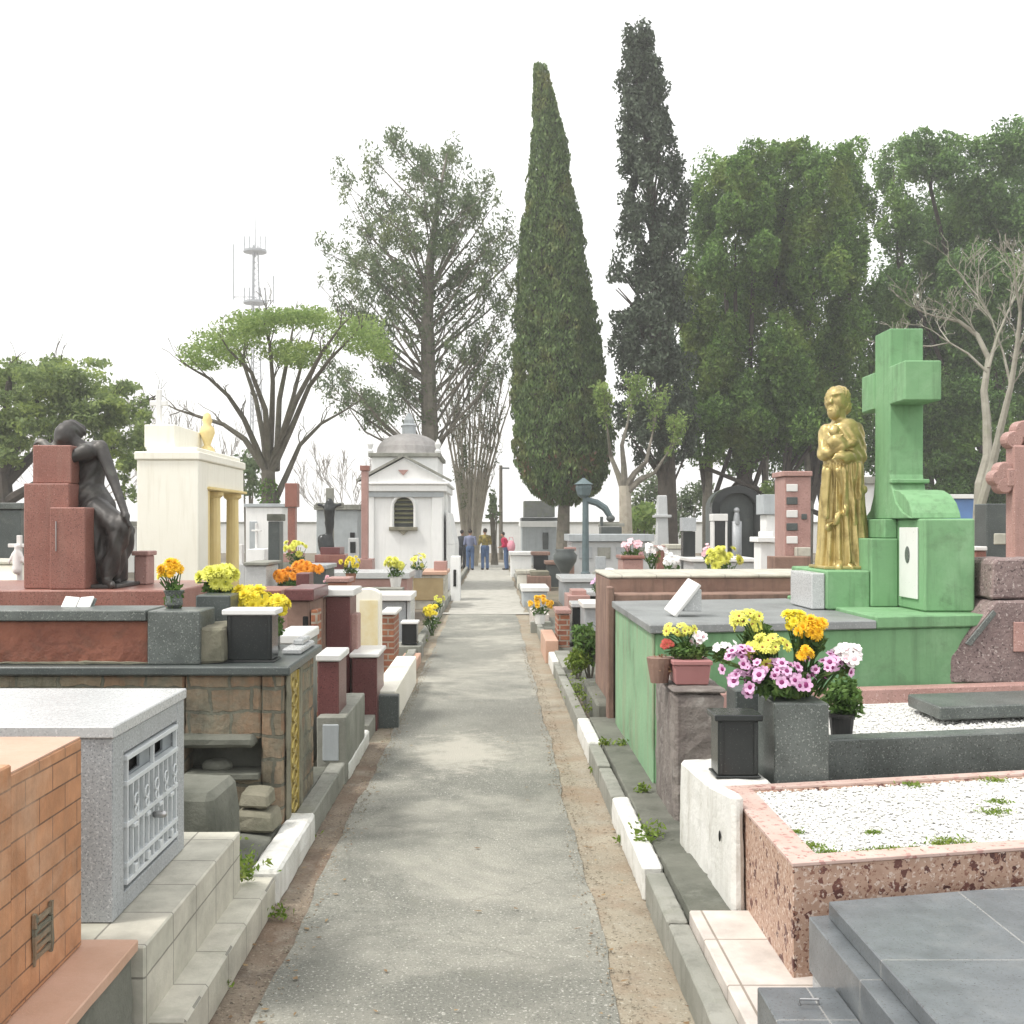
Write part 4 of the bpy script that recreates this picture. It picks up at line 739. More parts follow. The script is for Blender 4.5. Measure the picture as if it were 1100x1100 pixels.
# lichened pillar
t = T('lichen_pillar', 'lichened grey stone pillar under the pink planter', 'pillar', (1.06, 6.3, 0))
mb = MB(); mb.box(.972, 1.25, 6.0, 6.72, .05, .845); t.part('shaft', mb, 'stone_lichen', bevel=.02)
mb = MB(); mb.box(.962, 1.26, 5.99, 6.73, .846, .875); t.part('cap', mb, 'stone_lichen', bevel=.012)
# green tomb
GX0, GX1, GY0, GY1 = .985, 3.2, 6.86, 9.0
t = T('green_tomb', 'large green painted tomb base with dark slab under the cross', 'tomb', (2.2, 7.9, 0))
mb = MB(); mb.box(GX0 + .012, GX1, GY0, GY1, .1, 1.09, K, GX0); t.part('base', mb, 'green', bevel=.012)
mb = MB(); mb.box(GX0 - .004, GX0 + .011, GY0 + .02, GY1 - .02, .1, 1.088); t.part('side_wall', mb, 'green_worn', bevel=.004)
mb = MB(); mb.box(GX0 - .03, 2.45, GY0 - .04, GY1 + .02, 1.092, 1.145, K, GX0); t.part('cover_slab', mb, 'grey_cover', bevel=.006)
mb = MB(); mb.box(2.452, GX1 + .02, GY0 - .03, GY1, 1.092, 1.17, K, GX0); t.part('raised_top', mb, 'green', bevel=.008)
# white tilted book
c = W(733, 642, 7.5)
t = T('white_stone_book', 'white stone book leaning on the dark slab of the green tomb', 'stone book', (c.x, c.y, 1.18))
M3 = Matrix.Rotation(math.radians(-52), 3, 'Y') @ Matrix.Rotation(.25, 3, 'X')
mb = MB(); mb.rbox(c, (.27, .20, .028), M3); t.part('pages', mb, 'marble', bevel=.006)
mb = MB(); mb.hexa([(c.x - .01, c.y - .05, 1.18), (c.x + .12, c.y - .05, 1.18), (c.x + .12, c.y + .08, 1.18), (c.x - .01, c.y + .08, 1.18)], [(c.x + .06, c.y - .05, c.z + .05), (c.x + .12, c.y - .05, c.z + .06), (c.x + .12, c.y + .08, c.z + .06), (c.x + .06, c.y + .08, c.z + .05)]); t.part('stand', mb, 'granite_pale', bevel=.005)
# green cross
t = T('green_cross', 'massive green painted cross on its stepped block, facing the path', 'cross', (3.0, 8.1, 1.17))
zb = 1.3
mb = MB(); mb.box(2.895, 3.235, 7.5, 8.5, 1.172, 1.80); t.part('block', mb, 'green', bevel=.012)
px0, px1, y0, y1 = 2.85, 3.09, 8.03, 8.34
prof = [(7.62, 1.802), (8.6, 1.802), (8.45, 1.87), (8.38, 1.97), (8.345, 2.1), (8.34, 3.17), (8.03, 3.17), (8.03, 2.12), (7.99, 2.02), (7.92, 1.92), (7.8, 1.85)]
mb = MB(); mb.prism([(y, z) for y, z in prof], 'x', px0, px1)
mb.box(2.84, 3.115, 7.97, 8.029, 2.055, 2.085); t.part('shaft', mb, 'green', bevel=.006)
mb = MB(); mb.prism([(7.62, 1.803), (8.028, 1.803), (8.028, 2.01), (7.90, 2.0), (7.78, 1.965), (7.69, 1.91), (7.635, 1.84)], 'x', 2.862, 3.19); t.part('moulding', mb, 'green', bevel=.004)
for ya, yb in ((7.72, 8.028), (8.342, 8.62)):
    mb = MB(); mb.box(2.842, 3.098, ya, yb, 2.62, 2.895); t.part('arm', mb, 'green', bevel=.008)
mb = MB(); mb.box(2.70, 2.893, 7.98, 8.62, 1.172, 1.66); mb.box(2.80, 2.893, 8.0, 8.62, 1.661, 1.80); t.part('step', mb, 'green', bevel=.008)
mb = MB(); mb.box(2.88, 2.894, 7.60, 7.93, 1.25, 1.74); pl = t.part('plaque', mb, 'marble', bevel=.004)
mb = MB(); mb.ell((2.878, 7.77, 1.55), (.004, .045, .06)); t.part('portrait', mb, 'granite_green', parent=pl)
# statue plinth and golden statue
t = T('green_plinth', 'low green painted plinth under the golden statue', 'plinth', (2.6, 8.4, 1.15))
YG = 8.15
mb = MB(); mb.box(xat(888, 8.0), 2.699, 8.0, 8.95, 1.15, 1.43); t.part('block', mb, 'green', bevel=.01)
mb = MB(); mb.box(xat(873, 8.0), xat(888, 8.0) - .002, 8.03, 8.6, 1.15, 1.41); t.part('end_stone', mb, 'granite_pale', bevel=.008)
YG = 8.42; gz = 1.432; sc_ = 8.42 / 1200
g = lambda px, py, dy=0.0: Vector((xat(px, YG), YG + dy, gz + (604 - py) * sc_))
mb = MB(); B_ = Vector((xat(905, YG), YG, gz))
rx = [(604, .185, .17), (590, .18, .165), (565, .165, .15), (535, .15, .14), (505, .145, .13), (480, .145, .13), (462, .145, .125), (450, .115, .105), (444, .07, .07)]
vs = []; n = 28
for py, a, b in rx:
    for j in range(n):
        th = 6.28318 * j / n; vs.append(g(905 + (560 - py) * .012, py) + Vector((a * math.cos(th), b * math.sin(th), 0)))
fs = [(i * n + j, i * n + (j + 1) % n, (i + 1) * n + (j + 1) % n, (i + 1) * n + j) for i in range(len(rx) - 1) for j in range(n)]
fs += [tuple(range(n))[::-1], tuple(range((len(rx) - 1) * n, len(rx) * n))]; mb.add(vs, fs)
mb.cap(g(902, 452), g(900, 436, -.01), .058, .052)                                      # neck
mb.ell(g(897, 424, -.01), (.080, .088, .106)); mb.ell(g(893, 437, -.055), (.048, .046, .06)); mb.ell(g(902, 420, .025), (.088, .09, .088)); mb.ell(g(906, 430, .03), (.07, .07, .075))    # head, beard, hair
mb.cap(g(890, 419.5, -.072), g(888.6, 427, -.085), .010, .014); mb.ell(g(909, 425, -.01), (.014, .02, .028))      # nose, ear
mb.ell(g(892, 419, -.075), (.022, .02, .012)); mb.ell(g(897, 418, -.085), (.022, .02, .012))     # brow
mb.cap(g(918, 456), g(921, 484, -.03), .068, .062); mb.cap(g(921, 484, -.03), g(900, 486, -.17), .060, .042); mb.ell(g(896, 485, -.19), (.045, .03, .03))    # near arm
mb.cap(g(889, 457, .02), g(884, 482, -.03), .060, .052); mb.cap(g(884, 482, -.03), g(896, 476, -.17), .048, .036)
for k in range(4): mb.cap(g(897 - k * 2.6, 482 + k * .6, -.2), g(893 - k * 2.6, 487 + k * .6, -.205), .010, .009, 6)
mb.ell(g(893, 470, -.14), (.075, .06, .055)); mb.ell(g(890, 458, -.14), (.042, .042, .046)); mb.cap(g(898, 474, -.15), g(912, 470, -.14), .032, .026); mb.cap(g(889, 466, -.16), g(897, 463, -.18), .018, .014)   # small child held
mb.cap(g(884, 500, -.10), g(884, 548, -.13), .035, .022); mb.cap(g(898, 500, -.13), g(910, 555, -.13), .04, .022); mb.cap(g(915, 495, -.10), g(922, 560, -.06), .045, .03); mb.cap(g(886, 560, -.12), g(902, 542, -.14), .022, .02); mb.cap(g(902, 542, -.14), g(922, 520, -.09), .022, .03)
mb.cap(g(893, 600, -.14), g(890, 603, -.20), .032, .025); mb.cap(g(908, 600, -.14), g(909, 603, -.20), .032, .025)
FACE = [(g(888.5, 421.8, -.075), .013, -.012), (g(895, 421.4, -.092), .013, -.012), (g(889.5, 432.8, -.10), .010, -.008), (g(893, 418.4, -.092), .016, .006), (g(890, 430.6, -.10), .010, .005)]
def gfold(co, nrm):
    z = (co.z - gz) / sc_; k = 0; a = math.atan2(co.y - YG, co.x - B_.x)
    if z < 112: k += .019 * math.sin(a * 15 + z * .03) * min(1, (112 - z) / 40) + .006 * math.sin(a * 31)
    elif z < 150: k += .0035 * math.sin(z * .42 + a * 12)
    elif z > 168:
        face = co.y < YG - .035 and co.x < g(903, 0).x
        if not face: k += .005 * math.sin(co.x * 170 + co.y * 130) * math.sin(z * .9)
        elif z < 174.5: k += .005 * math.sin(co.x * 330 + co.y * 240 + z * .4)
        for (c_, r_, a_) in FACE: k += a_ * math.exp(-((co - c_).length / r_) ** 2)
    return k
t = T('golden_statue', 'gold painted statue of a robed bearded man holding a small child', 'statue', B_)
me = fused(mb, .0068, B_, 2, gfold, 'figure'); mk('figure', me, 'gold', t.o)
mb = MB(); mb.box(B_.x - .20, B_.x + .20, YG - .22, YG + .2, 1.431, 1.455); t.part('foot_plate', mb, 'gold', bevel=.006)

# brown frame tomb behind
t = T('brown_frame_tomb', 'weathered brown tomb with stepped ledges behind the green tomb', 'tomb', (2.0, 9.8, 0))
mb = MB(); mb.box(1.0, 3.0, 9.25, 9.55, 0, 1.185, .1, 1.0); t.part('lower_ledge', mb, 'brown_stone', bevel=.01)
mb = MB(); mb.box(.985, 3.05, 9.55, 10.8, 0, 1.30, .1, 1.0); t.part('upper_body', mb, 'brown_stone', bevel=.01)
mb = MB(); mb.box(.975, 3.06, 9.54, 10.8, 1.301, 1.33, .1, 1.0); t.part('coping', mb, 'tile_beige', bevel=.01)
mb = MB(); mb.box(.94, .998, 9.2, 9.34, 0, 1.25); t.part('side_post', mb, 'brown_stone', bevel=.01)
# purple rough monument
Yp = 7.3
t = T('purple_monument', 'rough purple grey stone monument with a flared foot at the right edge', 'monument', (xat(1075, Yp), Yp + .3, 0))
q = lambda px, py: (xat(px, Yp), zat(py, Yp))
mb = MB(); mb.prism([q(1015, 735), q(1020, 704), q(1034, 688), q(1070, 645), q(1160, 645), q(1160, 735)], 'y', Yp, Yp + .55); t.part('foot', mb, 'stone_purple', bevel=.015)
mb = MB(); mb.prism([q(1068, 644.6), q(1070, 604), q(1076, 600), q(1160, 600), q(1160, 644.6)], 'y', Yp + .05, Yp + .5); t.part('shaft', mb, 'stone_purple', bevel=.015)
mb = MB(); mb.prism([q(1088, 700), q(1088, 668), q(1160, 668), q(1160, 700)], 'y', Yp - .02, Yp - .001); t.part('panel', mb, 'granite_pink', bevel=.005)
mb = MB(); mb.prism([q(1036, 691), q(1066, 655), q(1070, 659), q(1042, 694)], 'y', Yp - .015, Yp - .001); t.part('slanted_strip', mb, 'granite_green', bevel=.003)
# pink cross
Yq = 9.8
t = T('pink_cross', 'pink stone cross with lobed arms at the right edge', 'cross', (xat(1100, Yq), Yq, 0))
x = xat(1101, Yq); zc = zat(513, Yq); mb = MB(); mb.box(x - .10, x + .10, Yq, Yq + .16, zat(604, Yq), zat(478, Yq)); mb.box(x - .155, x + .155, Yq + .004, Yq + .156, zc - .085, zc + .085); t.part('shaft', mb, 'granite_pink', bevel=.015)
mb = MB()
for (lx, lz) in ((x - .165, zc + .07), (x - .165, zc - .07), (x - .215, zc), (x + .165, zc + .07), (x + .165, zc - .07), (x + .215, zc)):
    mb = MB(); mb.prism([(lx + .072 * math.cos(a * .3927), lz + .072 * math.sin(a * .3927)) for a in range(16)], 'y', Yq + .012 + .003 * random.random(), Yq + .148); t.part('arm_lobe', mb, 'granite_pink', bevel=.012)
mb = MB(); zt_ = zat(472, Yq)
for (lx, lz) in ((x - .08, zt_ + .0), (x + .08, zt_), (x, zt_ + .09)):
    mb = MB(); mb.prism([(lx + .08 * math.cos(a * .3927), lz + .08 * math.sin(a * .3927)) for a in range(16)], 'y', Yq + .015 + .003 * random.random(), Yq + .145); t.part('top_lobe', mb, 'granite_pink', bevel=.012)
mb = MB(); mb.box(x - .3, x + .3, Yq - .1, Yq + .4, 0, zat(604.5, Yq)); t.part('base', mb, 'granite_pink', bevel=.02)
slab('dark_headstone', 'square dark granite headstone with tan plaque behind the pink cross', 'headstone', [('slab', 1060, 1104, 541, None, 0, .3, 'granite_dark'), ('plaque', 1068, 1088, 573, 585, -.012, .02, 'tile_beige')], 11.6, .3)
slab('rust_post', 'small rust red post beside the green cross block', 'post', [('post', 1048, 1060, 592, None, 0, .2, 'granite_red'), ('cap', 1047, 1061, 587, 591.7, -.02, .24, 'marble')], 10.6, .3)
slab('cream_ledge_grave', 'low cream ledge grave between the green cross and the purple monument', 'grave', [('ledge', 1040, 1075, 636, None, 0, .8, 'cream'), ('top', 1040, 1073, 628, 635.6, .1, .6, 'granite_pink')], 9.4, .8)
slab('blue_box_tomb', 'small bright blue painted tomb seen past the green cross', 'tomb', [('body', 1022, 1046, 536, None, 0, 1, 'blue_paint'), ('cover', 1020, 1048, 531, 535.6, -.1, 1.2, 'marble')], 28, 1)
# tombs behind the brown frame
slab('plaque_wall_tomb', 'tall pink beige wall tomb with rows of small plaques left of the golden statue', 'tomb', [('wall', 843, 871, 512, None, 0, .5, 'granite_pink'), ('coping', 841, 873, 506, 511.6, -.03, .56, 'granite_pink'), ('foot', 832, 871, 598, None, -.4, .38, 'brown_stone'), ('cream_foot', 855, 871, 588, 597.7, -.1, .09, 'tile_beige')] + [('plaque', 845, 857, 520 + 14 * i, 528 + 14 * i, -.015, .012, 'granite_dark' if i % 2 else 'marble') for i in range(5)] + [('plaque', 861, 867, 552, 558, -.015, .012, 'granite_dark')], 14, .5)
slab('white_stepped_pillar', 'short white stepped pillar tomb below the plaque wall', 'tomb', [('shaft', 817, 834, 583, None, 0, .4, 'white_plaster'), ('cap', 814, 837, 577, 582.6, -.06, .5, 'white_plaster'), ('top', 820, 831, 571, 576.6, .05, .3, 'white_plaster')], 15.5, .5)
slab('white_column_tomb', 'white column tomb with fluted head right of the black arch', 'tomb', [('shaft', 823, 841, 553, None, 0, .5, 'white_plaster'), ('head', 820, 844, 531, 552.6, -.06, .6, 'panel_paint')], 22, .5)
slab('black_stele', 'black stele with pale cap standing nearest the obelisk', 'stele', [('slab', 734, 747, 571, None, 0, .25, 'granite_black'), ('cap', 733, 748, 556, 570.6, -.02, .29, 'granite_grey')], 20, .3)
slab('broad_black_stele', 'black panel stele framed in white beside the black arched tomb', 'stele', [('slab', 768, 779, 560, None, 0, .25, 'granite_black'), ('cap', 765, 782, 552, 559.6, -.03, .31, 'marble'), ('jamb', 779.2, 781.5, 560, None, -.01, .27, 'marble'), ('jamb', 765.5, 767.8, 560, None, -.01, .27, 'marble')], 23, .3)
t = T('white_obelisk', 'slim white stone obelisk on a square base', 'obelisk', W(713, 600, 27)); Y = 27; x = xat(712, Y)
mb = MB(); mb.hexa([(x - .16, Y, 1.0), (x + .16, Y, 1.0), (x + .16, Y + .3, 1.0), (x - .16, Y + .3, 1.0)], [(x - .11, Y + .04, zat(532, Y)), (x + .11, Y + .04, zat(532, Y)), (x + .11, Y + .26, zat(532, Y)), (x - .11, Y + .26, zat(532, Y))]); t.part('shaft', mb, 'granite_pale', bevel=.02)
mb = MB(); mb.box(x - .22, x + .22, Y - .06, Y + .36, .0, .999); t.part('base', mb, 'marble', bevel=.02)
mb = MB(); mb.box(x - .21, x + .21, Y - .02, Y + .32, zat(556, Y), zat(553, Y)); t.part('band', mb, 'granite_pale', bevel=.01)
slab('white_block_tomb', 'white block tomb at the foot of the obelisk', 'tomb', [('body', 719, 734, 590, None, 0, .8, 'marble'), ('cover', 717, 736, 585, 589.7, -.05, .9, 'tile_beige')], 24, .8)
# black arched mausoleum
Ya = 25.0; xa0, xa1 = xat(766, Ya), xat(819, Ya); xm = (xa0 + xa1) / 2; ra = (xa1 - xa0) / 2; za = zat(545, Ya)
def arch_poly(x0, x1, zb, zs, rise, n=14):
    xm = (x0 + x1) / 2; r = (x1 - x0) / 2
    return [(x0, zb), (x1, zb), (x1, zs)] + [(xm + r * math.cos(math.pi * i / n), zs + rise * math.sin(math.pi * i / n)) for i in range(1, n)] + [(x0, zs)]
t = T('black_arched_tomb', 'black granite tomb with a round arched niche under the conifers', 'tomb', (xm, Ya + .4, 0))
mb = MB(); mb.prism(arch_poly(xa0, xa1, 0, za, zat(523, Ya) - za), 'y', Ya + .25, Ya + .9); t.part('wall', mb, 'granite_dark')
mb = MB(); n = 14; o_, i_ = [], []
for k in range(n + 1):
    a = math.pi * k / n; o_.append((xm - ra * 1.04 * math.cos(a), za + (zat(523, Ya) - za) * 1.06 * math.sin(a))); i_.append((xm - ra * .72 * math.cos(a), za + (zat(523, Ya) - za) * .72 * math.sin(a)))
for k in range(n): mb.hexa([(o_[k][0], Ya, o_[k][1]), (o_[k + 1][0], Ya, o_[k + 1][1]), (o_[k + 1][0], Ya + .3, o_[k + 1][1]), (o_[k][0], Ya + .3, o_[k][1])], [(i_[k][0], Ya, i_[k][1]), (i_[k + 1][0], Ya, i_[k + 1][1]), (i_[k + 1][0], Ya + .3, i_[k + 1][1]), (i_[k][0], Ya + .3, i_[k][1])])
mb.box(xa0 - .02, xm - ra * .72, Ya, Ya + .3, 0, za); mb.box(xm + ra * .72, xa1 + .02, Ya, Ya + .3, 0, za); t.part('arch', mb, 'granite_black')
mb = MB(); mb.box(xm - .1, xm + .1, Ya + .05, Ya + .2, .6, zat(560, Ya)); mb.cap((xm, Ya + .12, zat(562, Ya)), (xm, Ya + .12, zat(552, Ya)), .09, .06); mb.ell((xm, Ya + .12, zat(548, Ya)), .07); t.part('niche_figure', mb, 'granite_grey', smooth=True)
# right hand clutter along the path
slab('red_brick_pillar_tomb', 'narrow red brick pillar tomb by the right edge of the path', 'tomb', [('pillar', 599, 612, 660, None, 0, .6, 'brick_red'), ('cap', 597, 614, 655, 659.6, -.03, .66, 'granite_pink'), ('step', 586, 600, 688, None, -.8, 1.5, 'tile_pink')], 15, .8)
slab('black_box_grave', 'black box grave between the red brick pillar and the leafy bush', 'grave', [('box', 615, 628, 653, None, 0, .5, 'granite_black'), ('lid', 614, 630, 648, 652.6, -.02, .56, 'granite_pale')], 15.2, .6)
slab('white_shelf_grave', 'white shelf grave behind the leafy bush', 'grave', [('body', 628, 648, 654, None, 0, .7, 'granite_grey'), ('shelf', 626, 652, 648, 653.6, -.04, .8, 'marble')], 14.2, .8)
slab('concrete_step', 'broad grey concrete step at the corner of the green tomb', 'step', [('tread', 641, 664, 756, None, 0, 1.6, 'concrete_dark')], 9.45, 1.6, bevel=.02)
slab('low_kerb_grave', 'low stone kerb grave with weeds below the leafy bush', 'grave', [('kerb', 604, 622, 716, None, 0, 1.6, 'concrete'), ('inner', 622.2, 640, 728, None, 0, 1.6, 'stone_plain')], 12.4, 1.6)
slab('pale_pad_grave', 'pale pink flat grave just past the red brick pillar', 'grave', [('pad', 572, 590, 660, None, 0, 1.5, 'tile_white'), ('edge', 570, 592, 668, None, -.2, .19, 'concrete')], 18.4, 1.5)
slab('pink_stepped_grave', 'pink granite stepped grave behind the red brick pillar', 'grave', [('body', 610, 634, 640, None, 0, 1, 'granite_pink'), ('top', 614, 630, 634, 639.6, .2, .6, 'granite_pink')], 19.5, 1)
slab('long_grey_grave', 'long grey flat topped grave in front of the lamp post', 'grave', [('body', 606, 650, 626, None, 0, 2, 'granite_grey'), ('top', 603, 653, 621, 625.6, -.06, 2.1, 'granite_pale')], 24, 2)
slab('second_grey_grave', 'pale shelf grave with black front beneath the long grey grave', 'grave', [('body', 622, 655, 641, None, 0, 1.2, 'granite_black'), ('top', 618, 658, 636, 640.6, -.05, 1.3, 'granite_pale')], 20.6, 1.2)
slab('brown_kerb_grave', 'brown stone low grave beside the far end of the path', 'grave', [('body', 567, 592, 619, None, 0, 1.5, 'brown_stone'), ('top', 570, 590, 614, 618.6, .2, 1.1, 'stone_plain')], 30, 1.5)
slab('green_stained_grave', 'pale grave with greenish stains before the brown stone grave', 'grave', [('body', 562, 588, 636, None, 0, 1.5, 'panel_paint'), ('top', 560, 590, 631, 635.6, -.04, 1.6, 'marble')], 24, 1.5)
slab('black_square_tomb', 'square black tomb front beside the white block near the people', 'tomb', [('body', 573, 589, 597, None, 0, .8, 'granite_black'), ('frame', 571, 591, 593, 596.6, -.03, .9, 'brown_stone')], 33, .9)
slab('white_square_tomb', 'square white tomb right of the person in red', 'tomb', [('body', 549, 571, 597, None, 0, 1.5, 'white_plaster'), ('cover', 547, 573, 593, 596.6, -.06, 1.6, 'marble')], 38, 1.5)
urn(607, 590, 622, 28, .62, 'granite_dark', 'dark green stone urn beside the lamp post', 'urn')
slab('panelled_grey_tomb', 'wide pale grey tomb with carved front panels behind the lamp post', 'tomb', [('body', 614, 700, 582, None, 0, 2, 'granite_pale'), ('top', 611, 703, 574, 581.6, -.1, 2.2, 'panel_paint')] + [('panel', a, a + 14, 588, 600, -.03, .028, m) for a, m in ((622, 'granite_grey'), (642, 'concrete'), (662, 'granite_grey'), (680, 'concrete'))], 33, 2)
slab('dark_chair_tomb', 'dark grey winged tomb behind the wide panelled tomb', 'tomb', [('body', 646, 668, 566, None, 0, .8, 'granite_dark'), ('post', 645, 648, 555, 565.6, 0, .2, 'granite_dark'), ('shelf', 644, 671, 562, 565.6, .25, .5, 'concrete')], 36, .8)
# stone mausoleum with mossy roof far right of path
t = slab('mossy_roof_mausoleum', 'pale grey mausoleum with a mossy flat roof behind the tall cypress trunk', 'mausoleum', [('wall', 561, 598, 566, None, 0, 3, 'panel_paint'), ('cornice', 559, 600, 560, 565.6, -.15, 3.3, 'white_plaster'), ('roof', 563, 596, 538, 555.5, .6, 2, 'roof_grey'), ('roof_slab', 560, 599, 556, 559.6, -.1, 3.2, 'granite_dark'), ('door', 583, 589, 572, 590, -.05, .04, 'granite_dark')], 52, 3)
slab('red_planter_tomb', 'small square pink granite tomb carrying pink flowers on the brown frame', 'tomb', [('body', 669, 691, 601, None, 0, .5, 'granite_pink'), ('rim', 667, 693, 597, 600.6, -.02, .55, 'granite_red')], 13, .5)
slab('white_stone_lump', 'rounded white stone beside the pink granite tomb', 'stone', [('stone', 650, 664, 611, None, 0, .4, 'marble')], 14, .4, bevel=.05)
slab('long_white_grave', 'long white low grave seen between the golden statue and the arched tomb', 'grave', [('body', 745, 815, 604, None, 0, 1.5, 'granite_pale'), ('top', 742, 818, 600, 603.6, -.06, 1.6, 'marble')], 19, 1.5)
slab('white_house_tomb', 'white flat roofed house tomb behind the golden statue', 'mausoleum', [('wall', 922, 958, 520, None, 0, 3, 'white_plaster'), ('roof', 918, 962, 512, 519.6, -.2, 3.3, 'concrete'), ('dark_arch', 940, 952, 528, 560, -.06, .05, 'granite_dark')], 34, 3)

# smaller graves that fill the middle distance
slab('cream_kerb_grave', 'small cream topped grave at the far right kerb, before the square white tomb', 'grave', [('body', 556, 575, 617, None, 0, 1.2, 'cream'), ('top', 554, 577, 613, 616.6, -.04, 1.3, 'tile_beige')], 31, 1.2)
slab('dark_flat_grave', 'dark low grave between the black square tomb and the green stone urn', 'grave', [('body', 588, 603, 607, None, 0, 1.2, 'granite_dark'), ('top', 586, 605, 603, 606.6, -.05, 1.3, 'brown_stone')], 32, 1.2)
slab('bronze_brown_stele', 'brown stele right behind the green stone urn', 'stele', [('slab', 609, 617, 592, None, 0, .4, 'brown_stone'), ('cap', 607, 619, 588, 591.6, -.04, .5, 'granite_pink')], 31, .4)
slab('grey_tablet', 'grey tablet headstone at the right of the lamp post foot', 'headstone', [('tablet', 640, 651, 598, None, 0, .25, 'granite_grey'), ('foot', 637, 654, 614, None, -.2, .19, 'concrete')], 26, .3)
slab('rust_headstone', 'rust red headstone right of the white flowers on the brown frame', 'headstone', [('slab', 706, 714, 590, None, 0, .3, 'granite_red'), ('cap', 705, 715, 586, 589.6, -.03, .36, 'granite_pink')], 20.5, .3)
slab('pale_house_tomb', 'pale low house tomb seen between the bronze figure and the cream mausoleum', 'mausoleum', [('wall', 104, 146, 566, None, 0, 3, 'white_plaster'), ('roof', 101, 149, 560, 565.6, -.15, 3.3, 'concrete')], 42, 3)
slab('white_headstone', 'narrow white headstone between the cream mausoleum and the white wall tomb', 'headstone', [('slab', 250, 260, 585, None, 0, .2, 'marble'), ('foot', 247, 263, 606, None, -.2, .19, 'granite_pale')], 22.5, .3)
slab('rose_low_tomb', 'low rose granite tomb right behind the yellow chrysanthemums', 'tomb', [('body', 268, 300, 640, None, 0, .7, 'granite_pink'), ('top', 266, 302, 634, 639.6, -.03, .76, 'granite_red')], 10.6, .8)
slab('grey_headstone', 'grey headstone with dark tablet left of the tall pink pillar', 'headstone', [('slab', 374, 384, 578, None, 0, .25, 'granite_pale'), ('tablet', 376, 382, 582, 594, -.015, .012, 'granite_black')], 24.5, .3)
slab('slate_low_tomb', 'slate grey low tomb behind the orange flower row', 'tomb', [('body', 325, 350, 612, None, 0, 1, 'granite_dark'), ('top', 323, 352, 607, 611.6, -.05, 1.1, 'granite_grey')], 18.5, 1)
slab('pink_slab_grave', 'flat pink grave at the kerb between the mosaic tomb and the black lantern', 'grave', [('slab', 424, 444, 716, None, 0, 1.4, 'tile_pink'), ('kerb', 422, 446, 722, None, -.1, .095, 'concrete')], 12.9, 1.4)
slab('wine_headpiece', 'dark wine headpiece stone left of the tall wine red tomb', 'headstone', [('slab', 318, 332, 616, 634, 0, .3, 'granite_wine'), ('base', 316, 334, 634.4, None, -.05, .5, 'brown_stone')], 11.8, .5)
slab('white_cross_tomb', 'small white tomb with a white cross behind the white headstone', 'tomb', [('body', 266, 284, 590, None, 0, 1, 'white_plaster'), ('cross', 274, 276, 562, 589.8, .3, .1, 'marble'), ('cross_arm', 270, 280, 569, 571, .29, .12, 'marble')], 27, 1)
# lamp post
Yl = 30.0; t = T('lamp_post', 'blue grey lamp post with lantern head and drooping arm', 'lamp post', W(629, 620, Yl)); x = xat(629, Yl)
mb = MB(); mb.tube([(x, Yl, 0), (x, Yl, .5), (x, Yl, .52), (x, Yl, zat(535, Yl))], [.14, .13, .10, .085], 10); t.part('pole', mb, 'post_paint')
mb = MB(); mb.lathe((x - .05, Yl, zat(535, Yl)), [(.08, 0), (.17, .08), (.22, .28), (.2, .34), (.26, .37), (.1, .48), (.03, .54)], 10); t.part('lantern_head', mb, 'post_paint')
mb = MB(); mb.tube([W(629, 537, Yl), W(641, 540, Yl), W(650, 546, Yl), W(656, 556, Yl)], [.09, .10, .10, .08], 8); a_ = t.part('arm', mb, 'post_paint')
mb = MB(); mb.ell(W(656, 557, Yl), (.12, .12, .1)); t.part('lamp_shade', mb, 'granite_dark', parent=a_, smooth=True)
Yv = 58; t = T('utility_pole', 'thin wooden utility pole between the bare tree and the cypress', 'pole', W(538, 603, Yv)); x = xat(538, Yv)
mb = MB(); mb.tube([(x, Yv, 0), (x, Yv, zat(500, Yv))], [.12, .09], 8); t.part('pole', mb, 'bark')
mb = MB(); mb.box(x - .05, x + .45, Yv - .05, Yv + .05, zat(504, Yv), zat(502, Yv)); t.part('bracket', mb, 'steel_mast')
# radio mast
Yt = 200; t = T('radio_mast', 'tall radio mast with antenna platforms far behind the umbrella tree', 'radio mast', (xat(274, Yt), Yt, 0)); x = xat(274, Yt)
mb = MB()
for a in range(3):
    u = Vector((math.cos(a * 2.094), math.sin(a * 2.094), 0)); mb.tube([Vector((x, Yt, 0)) + u * 1.6, Vector((x, Yt, 40)) + u * .8, Vector((x, Yt, 52)) + u * .5], .14, 5)
for k in range(30):
    z = 20 + k * 1.05; r = 1.2 - k * .024
    for a in range(3):
        u = Vector((math.cos(a * 2.094), math.sin(a * 2.094), 0)) * r; v = Vector((math.cos((a + 1) * 2.094), math.sin((a + 1) * 2.094), 0)) * r; mb.tube([Vector((x, Yt, z)) + u, Vector((x, Yt, z + 1)) + v], .06, 4)
t.part('lattice', mb, 'steel_mast')
for py in (270, 325):
    mb = MB(); z = zat(py, Yt); mb.lathe((x, Yt, z - .2), [(2.1, 0), (2.1, .4)], 16); p = t.part('platform', mb, 'steel_mast')
    for dx in (-1.8, -.9, 1.0, 1.9):
        mb = MB(); mb.tube([(x + dx, Yt - .5, z), (x + dx, Yt - .5, z + 2.6)], .12, 5); t.part('antenna', mb, 'steel_mast', parent=p)
mb = MB(); mb.tube([(x, Yt, 50), (x, Yt, 60)], [.16, .05], 5); t.part('spike', mb, 'steel_mast')
for px, pa, pb in ((251, 262, 322), (294, 296, 326)):
    mb = MB(); xx = xat(px, Yt); mb.tube([(xx, Yt, zat(pb, Yt)), (xx, Yt, zat(pa, Yt))], .13, 5); mb.tube([(xx, Yt, zat(pb - 3, Yt)), (x, Yt, zat(pb - 3, Yt))], .1, 5); t.part('side_antenna', mb, 'steel_mast')
